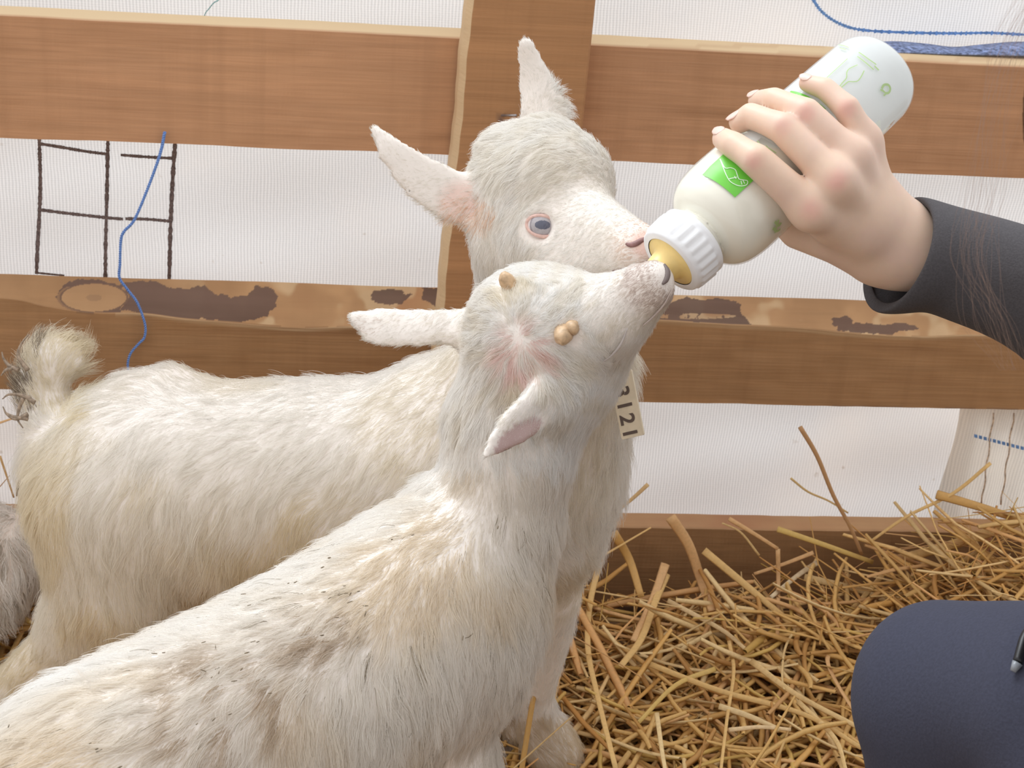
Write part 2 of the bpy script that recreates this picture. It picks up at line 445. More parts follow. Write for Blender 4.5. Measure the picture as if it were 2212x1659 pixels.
# worn blue band lower on the top right, just over the top rail
q = catmull([(1850, 96, 0), (1930, 92, 0), (2000, 97, 0), (2060, 104, 0), (2130, 98, 0), (2200, 93, 0), (2320, 96, 0), (2500, 104, 0)], 10)
V, F = [], []
for k, p in enumerate(q):
    for j, py in enumerate((p[1] - 3, p[1] + 6, 110 + (p[0] - 1880) * 0.026)):
        yy = (SHY - 0.006, 0.036, 0.024)[j]; x, z = fp(p[0], py, yy); V.append((x, yy, z))
for k in range(len(q) - 1):
    for j in (0, 1): F.append((3 * k + j, 3 * k + j + 1, 3 * k + 4 + j, 3 * k + 3 + j))
hem = local('blue_hem', V, F, M_BLUEBAND, root_sheet)
md = hem.modifiers.new('s', 'SOLIDIFY'); md.thickness = 0.0015; hem['label'] = 'worn blue band along the sheet'

# folded cream flap at lower right
fl = empty('fabric_flap', FO, PSI)
V, F = [], []
colx = [(2075, 2000), (2090, 2035), (2128, 2070), (2160, 2095), (2185, 2125), (2215, 2160), (2260, 2200), (2330, 2290), (2500, 2450)]
offs = [0.0, -0.012, -0.004, -0.016, -0.006, -0.018, -0.008, -0.012, -0.006]
for a, (t_, b_) in enumerate(colx):
    for k in range(15):
        f_ = k / 14; y = 860 + f_ * 330; x = t_ + (b_ - t_) * f_ + 5 * math.sin(7 * f_ + a)
        lx, lz = fp(x, y, SHY - 0.008); V.append((lx, SHY - 0.010 + offs[a], lz))
for a in range(len(colx) - 1):
    for k in range(14): F.append((15 * a + k, 15 * a + 15 + k, 15 * a + 16 + k, 15 * a + 1 + k))
flo = local('folded_cloth', V, F, M_FAB2, fl)
md = flo.modifiers.new('b', 'SUBSURF'); md.levels = 2; md.render_levels = 2
ds = []
for k in range(12):
    x0 = 2104 + k * 10; y0 = 937 + k * 2.6
    q = []
    for dx, dy in ((0, 0), (6.5, 1.5), (6.5, 8), (0, 6.5)):
        lx, lz = fp(x0 + dx, y0 + dy, SHY - 0.03); q.append((lx, SHY - 0.0315, lz))
    ds.append((q + [(a, b + 0.001, c) for a, b, c in q], [(0, 1, 2, 3), (4, 7, 6, 5), (0, 4, 5, 1), (1, 5, 6, 2), (2, 6, 7, 3), (3, 7, 4, 0)]))
V, F = join(ds); s_ = local('dashed_seam', V, F, M_BLUEPRINT, fl, False); s_['label'] = 'blue dashed stitching'
M_RUST = simple('rust stain line', (0.74, 0.58, 0.44), 0.9, 0.4, 300)
for xa, xb in ((2190, 2162), (2146, 2120)):
    Vr = []
    for k in range(12):
        y = 892 + k * 18; x = xa + (xb - xa) * k / 11 + 2 * math.sin(k * 1.7)
        for dx in (-1.6, 1.6): lx, lz = fp(x + dx, y, SHY - 0.033); Vr.append((lx, SHY - 0.033, lz))
    Fr = [(2 * k, 2 * k + 1, 2 * k + 3, 2 * k + 2) for k in range(11)]
    rs = local('stained_crease', Vr, Fr, M_RUST, fl); md = rs.modifiers.new('s', 'SOLIDIFY'); md.thickness = 0.0006
tag(fl, 'folded cream fabric flap with blue dashes behind the straw at right', 'fabric')

# ------------------------------------------------------------------ fence
fence = empty('wooden_fence', FO, PSI)
tag(fence, 'brown wooden fence of three horizontal rails and one upright post behind the goats', 'fence')
def poly_in(px, py, poly):
    inside = np.zeros(px.shape, bool); n = len(poly)
    for a in range(n):
        x1, y1 = poly[a]; x2, y2 = poly[(a + 1) % n]
        c = ((y1 > py) != (y2 > py)) & (px < (x2 - x1) * (py - y1) / (y2 - y1 + 1e-9) + x1); inside ^= c
    return inside
def rail(name, top_back, edge, bottom, thick, nf, nw, mat, paint, x0=-500, x1=2750, step=4, vertical=False):
    st = np.arange(x0, x1 + 1, step); rows = []
    for px in st:
        ring = []
        bx, bz = fp(px, bottom(px)); ex, ez = fp(px, edge(px)); tx, tz = fp(px, top_back(px), thick)
        ring.append((tx, thick, bz)); 
        for k in range(nf + 1):
            f_ = k / nf; ring.append((bx + (ex - bx) * f_, 0.0, bz + (ez - bz) * f_))
        for k in range(1, nw + 1):
            f_ = k / nw; ring.append((ex + (tx - ex) * f_, thick * f_, ez + (tz - ez) * f_))
        rows.append(ring)
    A = np.array(rows); A[:, :, 1] += (noise(A * np.array([1, 1, 1]), 60) - 0.5) * 0.0012
    A[:, 1:, 2] += (noise(A[:, 1:], 14, 3) - 0.5) * 0.0016
    n, m_ = A.shape[:2]; V = A.reshape(-1, 3); F = []
    for a in range(n - 1):
        for b in range(m_): F.append((a * m_ + b, (a + 1) * m_ + b, (a + 1) * m_ + (b + 1) % m_, a * m_ + (b + 1) % m_))
    F.append(tuple(range(m_))); F.append(tuple((n - 1) * m_ + b for b in range(m_))[::-1])
    o = local(name, V, F, mat, fence, False)
    W = FO + V[:, :1] * FX + V[:, 1:2] * FY + V[:, 2:] * np.array([0, 0, 1.0])
    px, py, _ = pix(W); vcol(o, 'tint', paint(px, py, V)); return o
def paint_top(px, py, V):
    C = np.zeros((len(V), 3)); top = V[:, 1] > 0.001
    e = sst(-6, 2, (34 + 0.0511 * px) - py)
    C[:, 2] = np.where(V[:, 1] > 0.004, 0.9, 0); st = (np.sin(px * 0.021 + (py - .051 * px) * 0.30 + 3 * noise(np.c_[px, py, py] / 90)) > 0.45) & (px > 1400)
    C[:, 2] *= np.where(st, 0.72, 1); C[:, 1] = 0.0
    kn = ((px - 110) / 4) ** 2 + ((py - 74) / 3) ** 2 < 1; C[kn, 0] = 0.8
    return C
lin = lambda a, b: (lambda px: a + b * px)
r1 = rail('rail', lin(12, 0.0495), lin(34, 0.0511), lin(296, 0.0402), 0.034, 18, 4, M_WOOD, paint_top, step=8)
r1['label'] = 'top rail with a pale upper edge'
wane = catmull([(-600, 640, 0), (-300, 640, 0), (0, 645, 0), (100, 662, 0), (200, 676, 0), (310, 678, 0), (400, 690, 0), (520, 700, 0), (640, 710, 0), (750, 706, 0), (900, 700, 0), (1100, 690, 0), (1300, 690, 0), (1420, 692, 0), (1560, 702, 0), (1700, 708, 0), (1850, 722, 0), (2000, 728, 0), (2120, 724, 0), (2400, 735, 0), (2900, 748, 0)], 10)
wedge = lambda px: float(np.interp(px, wane[:, 0], wane[:, 1]))
topm = lambda px: float(np.interp(px, [-600, 0, 800, 1460, 1900, 2900], [574, 592, 616, 637, 650, 680]))
BARK = [[(262, 610), (330, 608), (395, 625), (440, 618), (465, 632), (490, 640), (530, 642), (548, 620), (570, 615), (600, 640), (598, 665), (575, 680), (545, 692), (500, 698), (430, 690), (330, 680), (262, 668), (275, 640)],
        [(120, 640), (135, 615), (170, 605), (265, 612), (262, 676), (200, 676), (140, 660)],
        [(805, 628), (850, 622), (885, 640), (870, 655), (820, 655), (800, 648)], [(912, 622), (970, 620), (1100, 640), (1300, 650), (1420, 652), (1430, 690), (1300, 692), (1000, 690), (920, 655)],
        [(1420, 665), (1480, 645), (1590, 648), (1600, 672), (1640, 712), (1560, 706), (1500, 702), (1420, 690)],
        [(1800, 690), (1830, 680), (1850, 698), (1900, 700), (1960, 698), (1980, 712), (1940, 722), (1850, 720), (1810, 712)]]
def paint_mid(px, py, V):
    C = np.zeros((len(V), 3)); wn_ = V[:, 1] > 0.0012
    P3 = np.c_[px, py, py * 0] / 100
    jx = (fbm(P3, 6, 5) - 0.5) * 26; jy = (fbm(P3, 6, 9) - 0.5) * 18
    C[:, 1] = np.where(wn_, (0.45 + 0.55 * sst(0.35, 0.6, fbm(P3, 1.1, 2))) * (.25 + .75 * sst(180, 420, px)), 0)
    C[:, 2] = np.where(wn_, 0.42 * sst(0.52, 0.62, fbm(P3, 1.3, 12)) * sst(300, 600, px), 0)
    ed = sst(5, 0, np.abs(py - np.interp(px, wane[:, 0], wane[:, 1]) - 2)); C[:, 2] = np.maximum(C[:, 2], 0.4 * ed * (px > 250))
    for pl in BARK: C[poly_in(px + jx, py + jy, pl) & wn_, 0] = 0.92
    kn = ((px - 203) / 70) ** 2 + ((py - 643) / 30) ** 2; C[(kn < 1), 0] = 0; C[kn < 1, 1] = 0.55; C[kn < 1, 2] = 0.05
    C[(kn >= 1) & (kn < 1.13), 0] = 0.8; C[(kn >= 1.13) & (kn < 1.3) & (px < 203) & (py > 620), 0] = .45; C[:, 0] = np.where(kn < 0.06, .25, C[:, 0])
    lo = (py > 872 + 0.012 * (px - 1400)) & ((fbm(P3, 2.2, 3) > 0.5)); C[lo, 0] = 0.5
    blot = (((px - 1500) / 90) ** 2 + ((py - 683) / 6) ** 2 < 1) & (fbm(P3, 9, 1) > 0.45); C[blot, 0] = 0.25
    return C
r2 = rail('rail', topm, wedge, lin(840, 0.0205), 0.038, 34, 40, M_WOOD2, paint_mid, step=2)
r2['label'] = 'middle rail with a knot and dark bark patches along its top'
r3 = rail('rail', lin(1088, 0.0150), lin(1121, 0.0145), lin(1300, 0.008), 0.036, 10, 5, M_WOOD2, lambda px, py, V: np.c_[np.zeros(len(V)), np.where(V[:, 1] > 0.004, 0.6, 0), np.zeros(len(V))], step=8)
r3['label'] = 'lowest rail half buried in straw'
# post, standing in front of the rails; slight lean as in the photo
def post():
    V, F = [], []; zs = np.linspace(-0.055, 0.80, 120); rows = []
    la = np.array(fp(1012, 0, -0.03)); lb = np.array(fp(950, 660, -0.03)); ra = np.array(fp(1285, 0, -0.03)); rb = np.array(fp(1250, 340, -0.03))
    for z in zs:
        xl = la[0] + (lb[0] - la[0]) * (z - la[1]) / (lb[1] - la[1]); xr = ra[0] + (rb[0] - ra[0]) * (z - ra[1]) / (rb[1] - ra[1])
        xl += 0.0005 * math.sin(z * 70) + 0.0003 * math.sin(z * 190)
        fr = -0.030
        cc = [(xl - 0.002, -0.004), (xl - 0.001, fr + 0.010), (xl + 0.0035, fr)] + [(xl + 0.0042 + (xr - xl - 0.0042) * (k - 1) / 19, fr) for k in range(1, 20)] + [(xr - 0.001, fr), (xr + 0.001, fr + 0.003), (xr + 0.001, -0.002)]
        rows.append([(x, y, z) for x, y in cc])
    A = np.array(rows); A[:, 2:-2, 1] += (noise(A[:, 2:-2] * np.array([1, 1, 0.3]), 50, 4) - 0.5) * 0.0016
    n, m_ = A.shape[:2]; V = A.reshape(-1, 3)
    for a in range(n - 1):
        for b in range(m_): F.append((a * m_ + b, (a + 1) * m_ + b, (a + 1) * m_ + (b + 1) % m_, a * m_ + (b + 1) % m_)[::-1])
    F.append(tuple(range(m_))[::-1]); F.append(tuple((n - 1) * m_ + b for b in range(m_)))
    o = local('post', V, F, M_POST, fence, False); C = np.zeros((len(V), 3)); C.reshape(n, m_, 3)[:, 0:3, 2] = 0.7
    W = FO + V[:, :1] * FX + V[:, 1:2] * FY + V[:, 2:] * np.array([0, 0, 1.0]); px, py, _ = pix(W)
    C[((px - 1082) / 14) ** 2 + ((py - 254) / 12) ** 2 < 1, 0] = 0.9
    vcol(o, 'tint', C); return o
po = post(); po['label'] = 'upright post with rough sawn face'
V, F = tube([np.array([fp(1084, 250, -0.031)[0], -0.029, fp(1084, 250, -0.03)[1]]), np.array([fp(1112, 238, -0.031)[0], -0.044, fp(1112, 238, -0.03)[1]])], 0.0011, 8)
local('nail', V, F, simple('grey nail', (0.45, 0.42, 0.42), 0.4, 0.2, 200, 0, i_Metallic=0.7), po)

# ------------------------------------------------------------------ twine
def twine(name, pix_pts, off, r, mat, n=10):
    pts = []
    for a, b in pix_pts:
        x, z = fp(a, b, off); pts.append(FO + x * FX + off * FY + np.array([0, 0, z]))
    Q = catmull(pts, n); Q = catmull(Q, 3); 
    parts = []
    s_ = np.r_[0, np.cumsum(np.linalg.norm(np.diff(Q, axis=0), axis=1))]
    T, A, B = frames(Q)
    for ph in (0, math.pi):
        q = Q + 0.55 * r[0] * (np.cos(s_ * 1500 + ph)[:, None] * A + np.sin(s_ * 1500 + ph)[:, None] * B)
        parts.append(tube(q, np.interp(s_, [0, s_[-1]], [r[0], r[1]]) * 0.75, 6))
    V, F = join(parts); return mesh(name, V, F, mat)
tag(twine('blue_twine', [(356, 285), (345, 335), (318, 410), (290, 475), (268, 500), (261, 520), (259, 570), (258, 600), (275, 625), (297, 655), (313, 700), (312, 728), (300, 742), (283, 762), (276, 785), (279, 815), (282, 850)], -0.006, (0.0012, 0.0007), M_BLUE),
    'blue twine hanging down over the middle rail at left', 'twine')
tag(twine('teal_thread', [(488, -25), (474, -2), (462, 6), (452, 18), (444, 28), (440, 40)], 0.055, (0.0005, 0.0003), simple('teal thread', (0.25, 0.45, 0.48), 0.7)),
    'short thin teal thread caught on the sheet above the top rail', 'thread')
#==PART2==
# ------------------------------------------------------------------ straw
STRAW = [(0.80, 0.60, 0.30), (0.74, 0.53, 0.24), (0.84, 0.68, 0.40), (0.66, 0.44, 0.18), (0.88, 0.76, 0.52), (0.78, 0.54, 0.32), (0.72, 0.56, 0.22), (0.58, 0.36, 0.15)]
def straw_mat():
    t = NT('straw'); at = t.n('ShaderNodeAttribute', attribute_name='tint'); tc_ = t.n('ShaderNodeTexCoord')
    n1 = t.n('ShaderNodeTexNoise', i_Scale=320.0, i_Detail=2.0); t.l(tc_.outputs['Object'], n1.inputs['Vector'])
    c = t.mix(t.math('MULTIPLY', t.math('SUBTRACT', n1.outputs[0], 0.4), 0.9), at.outputs['Color'], (0.45, 0.28, 0.12))
    b = t.bsdf(i_Roughness=0.5); t.l(c, b.inputs['Base Color']); b.inputs['Specular IOR Level'].default_value = 0.35
    return t.surf(b.outputs[0])
M_STRAW = straw_mat()
def straws(P0, Dr, L, W, bend, kinkp, colr, nseg=5):
    """numpy batch: each straw a flattened half tube, 3 verts across, nseg+1 stations, both faces closed by thickness"""
    n = len(P0); ts = np.linspace(-0.5, 0.5, nseg + 1)
    up = np.tile([0, 0, 1.0], (n, 1)) + rng.normal(0, 0.35, (n, 3)); sd_ = np.cross(Dr, up); sd_ /= np.linalg.norm(sd_, axis=1)[:, None]
    nn = np.cross(sd_, Dr)
    C = P0[:, None] + Dr[:, None] * (ts[None, :, None] * L[:, None, None]) + (sd_ * bend[:, :1] + nn * bend[:, 1:])[:, None] * ((ts ** 2)[None, :, None] * 4 * L[:, None, None])
    kk = np.clip(ts[None] - kinkp[:, :1], 0, 1); C = C + (sd_ * kinkp[:, 1:2] + nn * kinkp[:, 2:3])[:, None] * kk[..., None] * L[:, None, None]
    pr = np.array([(-1, -0.12), (-0.55, 0.45), (0.0, 0.62), (0.55, 0.45), (1, -0.12), (0, -0.25)])
    tp = np.array([0.75] + [1.0] * (nseg - 1) + [0.7])
    V = C[:, :, None] + (sd_[:, None, None] * pr[None, None, :, :1] + nn[:, None, None] * pr[None, None, :, 1:]) * (W[:, None, None, None] / 2 * tp[None, :, None, None])
    m_ = len(pr); V = V.reshape(-1, 3); F = []
    for a in range(nseg):
        for b in range(m_): F.append((a * m_ + b, a * m_ + (b + 1) % m_, (a + 1) * m_ + (b + 1) % m_, (a + 1) * m_ + b))
    F = np.array(F); k = (nseg + 1) * m_
    F = (F[None] + (np.arange(n) * k)[:, None, None]).reshape(-1, 4)
    return V, F, np.repeat(colr, k, 0)
def rand_straws(n, x0, x1, y0, y1, zlo, zhi, lmin, lmax, wmin, wmax, tilt=0.18):
    x = rng.uniform(x0, x1, n * 2); y = rng.uniform(y0, y1, n * 2)
    ok = y < 1.255 + x * math.tan(PSI); x, y = x[ok][:n], y[ok][:n]; n = len(x)
    z = ground_h(x, y) + rng.uniform(zlo, zhi, n)
    a = rng.uniform(0, math.pi, n); el = rng.normal(0, tilt, n)
    D = np.stack([np.cos(a) * np.cos(el), np.sin(a) * np.cos(el), np.sin(el)], 1)
    L = rng.uniform(lmin, lmax, n); W = wmin + (wmax - wmin) * rng.random(n) ** 1.8
    # keep ends in front of the boards
    yy = y + np.abs(D[:, 1]) * L / 2; lim = 1.262 + x * math.tan(PSI); y = y - np.maximum(0, yy - lim)
    c = np.array(STRAW)[rng.integers(0, len(STRAW), n)] * rng.uniform(0.70, 1.0, (n, 1)) * np.array([1.03, 0.83, 0.56])
    return straws(np.stack([x, y, z], 1), D, L, W, rng.normal(0, 0.055, (n, 2)), np.c_[rng.uniform(-0.4, 0.4, n), rng.normal(0, 0.35, (n, 2)) * (rng.random((n, 1)) < 0.25)], c)
b1 = rand_straws(4600, -0.75, 1.0, 0.45, 1.27, -0.050, -0.012, 0.09, 0.24, 0.0025, 0.0078)
b2 = rand_straws(2600, -0.62, 0.85, 0.55, 1.27, -0.018, 0.008, 0.08, 0.25, 0.0018, 0.0080)
b3 = rand_straws(1000, -0.62, 0.85, 0.60, 1.27, -0.005, 0.012, 0.02, 0.07, 0.0008, 0.0022, 0.35)
b4 = rand_straws(320, 0.38, 0.62, 1.10, 1.33, -0.02, 0.022, 0.06, 0.18, 0.0012, 0.007, 0.3)
Vs, Fs, Cs, k = [], [], [], 0
for V, F, C in (b1, b2, b3, b4):
    Vs.append(V); Fs.append(F + k); Cs.append(C); k += len(V)
bed = quadmesh('straw_bedding', np.concatenate(Vs), np.concatenate(Fs), M_STRAW); vcol(bed, 'tint', np.concatenate(Cs))
tag(bed, 'deep loose golden straw bedding covering the pen floor', 'straw', kind='stuff')

# single stalks that can be picked out, laid along their photographed courses
def stalk(pts, wpx, col, label, lift=0.03, name='straw_stalk', group=None):
    Q = []
    for a in pts:
        px, py = a[0], a[1]; h = a[2] if len(a) > 2 else lift
        p = on_z(px, py, h)
        lim = 1.245 + p[0] * math.tan(PSI) - 0.004
        if p[1] > lim: v = ray(px, py); x, z = fp(px, py, -0.055); p = FO + x * FX - 0.055 * FY + np.array([0, 0, z])
        Q.append(p)
    Q = catmull(Q, 6) if len(Q) > 2 else np.linspace(Q[0], Q[1], 6)
    d = pix(Q.mean(0))[2]; V, F = tube(Q, np.linspace(1, 0.75, len(Q)) * wpx * d / FPX / 2, 8, up=-ray(*pts[0][:2]), flat=0.28)
    o = mesh(name, V, F, M_STRAW); vcol(o, 'tint', np.tile(np.array(col) * (.98, .86, .68), (len(V), 1)))
    if label: tag(o, label, 'straw', group)
    return o
q = lambda *p: [(1412 + a / 2.765, 1059 + b / 2.765) for a, b in p]
ST = STRAW
stalk([(1728, 922), (1765, 985), (1800, 1070), (1835, 1135), (1862, 1198)], 10, (0.55, 0.36, 0.22), 'tall brown stalk standing up against the sheet above the lowest rail')
stalk([(1708, 1033), (1745, 1062), (1790, 1082), (1832, 1108)], 5, (0.66, 0.52, 0.28), 'thin curved stalk branching beside the tall brown stalk')
stalk([(1400, 1046), (1365, 1078), (1318, 1115)], 9, (0.74, 0.58, 0.36), 'short pale stalk slanting up in front of the sheet by the goat chest')
stalk(q((100, 160), (210, 330), (290, 560), (350, 720)), 24, ST[5], 'broad flat straw blade leaning on the lowest rail, widest one')
stalk(q((740, 232), (1000, 320), (1310, 430)), 13, ST[6], 'straight olive straw lying slanted below the lowest rail')
stalk(q((450, 170), (600, 260), (742, 350)), 10, ST[5], 'orange straw running down from the lowest rail to a bend')
stalk(q((742, 350), (745, 600), (738, 880)), 10, ST[5], 'orange straw hanging straight down after a sharp bend')
stalk(q((300, 360), (660, 660), (870, 840)), 17, ST[0], 'thick golden straw slanting down to the right in the heap centre')
stalk(q((980, 430), (860, 510), (700, 640)), 12, (0.86, 0.80, 0.66), 'short whitish straw pointing up to the right')
stalk(q((955, 372), (780, 440), (600, 500)), 9, ST[5], 'short pinkish straw lying above the whitish one')
stalk(q((2005, 280), (1975, 400), (1945, 530), (2020, 640)), 13, (0.80, 0.52, 0.40), 'pink bent straw just above the dark blue knee', 0.06)
stalk(q((2250, 150), (1980, 260), (1700, 350), (1400, 425)), 24, ST[0], 'long wide golden straw reaching to the right picture edge', 0.06)
stalk(q((1690, 25), (1950, 100), (2230, 190)), 20, ST[3], 'broad brown straw high on the heap at right', 0.08)
stalk([(2140, 1000), (2060, 1065), (1960, 1115), (1880, 1170)], 8, ST[0], 'long thin straw sloping up before the cream flap', 0.07)
stalk(q((85, 660), (400, 830), (560, 960)), 11, (0.84, 0.72, 0.50), 'pale straw crossing the heap left of centre')
stalk(q((1055, 960), (1040, 1030), (1110, 1180), (1250, 1400)), 11, ST[5], 'bent straw ending near the lower edge of the knee')
stalk(q((-20, 1040), (400, 1200), (900, 1340), (1240, 1540)), 13, ST[0], 'longest straw running across the lower heap towards the trouser leg')
stalk(q((390, 1290), (570, 1350), (750, 1430)), 14, (0.86, 0.74, 0.50), 'pale split straw lying in the lower heap')
stalk(q((450, 1432), (640, 1415), (820, 1430)), 10, (0.88, 0.74, 0.54), 'pale level straw in the lower heap')
stalk(q((580, 1020), (850, 1220), (1230, 1420)), 14, ST[2], 'straight wide straw below the knee-high heap')
stalk(q((860, 1260), (1080, 1480), (1150, 1680)), 12, ST[2], 'straw curving down to the bottom edge beside the trouser leg')
stalk(q((18, 1330), (50, 1560), (75, 1700)), 11, (0.88, 0.76, 0.50), 'pale upright straw near the bottom edge right of the hoof')
stalk(q((450, 900), (478, 1080), (440, 1350), (400, 1680)), 9, ST[0], 'long thin straw curving down to the bottom edge')
stalk(q((1455, 400), (1270, 620), (1130, 760), (1000, 860)), 12, ST[0], 'golden straw slanting down to the left near the knee top')
stalk(q((900, 520), (1240, 600), (1490, 700)), 16, ST[2], 'wide pale straw lying nearly level above the knee')
stalk(q((885, 770), (790, 930), (768, 1100), (780, 1190)), 6, (0.80, 0.66, 0.40), 'thin curled straw wisp in the heap centre')
stalk(q((70, 440), (0, 640), (-120, 900)), 20, ST[5], 'wide orange straw slanting down left beside the goat leg')
stalk([(1325, 1150), (1360, 1210), (1385, 1290)], 20, ST[3], 'broad olive blade near the rail beside the goat chest')
stalk([(1300, 1200), (1275, 1300), (1270, 1400), (1290, 1500), (1330, 1660)], 15, ST[0], 'long curved straw passing close to the goat foreleg')
stalk([(1440, 1240), (1415, 1300), (1385, 1380), (1340, 1440)], 18, ST[0], 'wide straight straw leaning left above the goat hoof')
stalk([(1545, 1445), (1460, 1480), (1380, 1560)], 12, ST[6], 'olive straw lying above the hoof')
stalk([(1640, 1200), (1600, 1150), (1560, 1130)], 5, ST[2], 'tiny curled husk by the lowest rail')
stalk([(-5, 915), (15, 908), (30, 903)], 5, (0.72, 0.50, 0.30), 'short straw poking out left of the goat tail', 0.1)
stalk([(0, 985), (15, 1030), (30, 1075)], 5, (0.72, 0.52, 0.30), 'thin straw leaning on the sheet at the left edge', 0.1)

# further straws lying loose on top of the bed, all alike
ctr = 0; protos = []
for k in range(8):
    L = rng.uniform(0.08, 0.17); W = rng.uniform(0.0035, 0.0075)
    V, F, C = straws(np.zeros((1, 3)), np.array([[1.0, 0, 0]]), np.array([L]), np.array([W]), rng.normal(0, 0.09, (1, 2)), np.array([[rng.uniform(-0.3, 0.3), rng.normal(0, 0.2), 0.05]]), np.array([STRAW[k]]) * (.96, .82, .60), 7)
    me = bpy.data.meshes.new('loose_straw'); me.from_pydata(V.tolist(), [], F.tolist()); me.polygons.foreach_set('use_smooth', [True] * len(F)); me.materials.append(M_STRAW)
    a = me.color_attributes.new('tint', 'FLOAT_COLOR', 'POINT'); a.data.foreach_set('color', np.c_[C, np.ones(len(C))].ravel().astype(np.float32)); protos.append(me)
while ctr < 205:
    px, py = random.uniform(1300, 2240), random.uniform(1150, 1680)
    if ctr > 190: px, py = random.uniform(-20, 110), random.uniform(1260, 1420)
    p = on_z(px, py, 0.0)
    if p[1] > 1.20 + p[0] * math.tan(PSI) or (px > 1880 and py > 1340): continue
    h = float(ground_h(p[0], p[1])) + random.uniform(0.008, 0.018)
    o = bpy.data.objects.new('loose_straw', random.choice(protos)); COL.objects.link(o)
    o.location = (p[0], p[1], h); o.rotation_euler = (random.uniform(-0.6, 0.6), random.gauss(0, 0.14), random.uniform(0, 2 * math.pi))
    tag(o, 'loose golden straw stem lying on top of the straw bedding', 'straw', 'loose straws scattered over the bedding'); ctr += 1

# ------------------------------------------------------------------ fur
def fur_mat(name):
    t = NT(name); at = t.n('ShaderNodeAttribute', attribute_name='hcol'); an = t.n('ShaderNodeAttribute', attribute_name='rootn')
    g = t.n('ShaderNodeNewGeometry')
    vm = t.n('ShaderNodeVectorMath', operation='SCALE'); t.l(g.outputs['Normal'], vm.inputs[0]); vm.inputs['Scale'].default_value = 0.45
    va = t.n('ShaderNodeVectorMath', operation='ADD'); t.l(vm.outputs[0], va.inputs[0]); t.l(an.outputs['Vector'], va.inputs[1])
    vn = t.n('ShaderNodeVectorMath', operation='NORMALIZE'); t.l(va.outputs[0], vn.inputs[0])
    d = t.n('ShaderNodeBsdfDiffuse'); t.l(at.outputs['Color'], d.inputs['Color']); t.l(vn.outputs[0], d.inputs['Normal'])
    tr = t.n('ShaderNodeBsdfTranslucent'); t.l(at.outputs['Color'], tr.inputs['Color'])
    mx = t.n('ShaderNodeMixShader'); mx.inputs[0].default_value = 0.50; t.l(d.outputs[0], mx.inputs[1]); t.l(tr.outputs[0], mx.inputs[2])
    return t.surf(mx.outputs[0])
M_FUR = fur_mat('goat hair')
def dirs_world(dx, dy, dz=0.0):
    return dx * CR - dy * CU - dz * CF
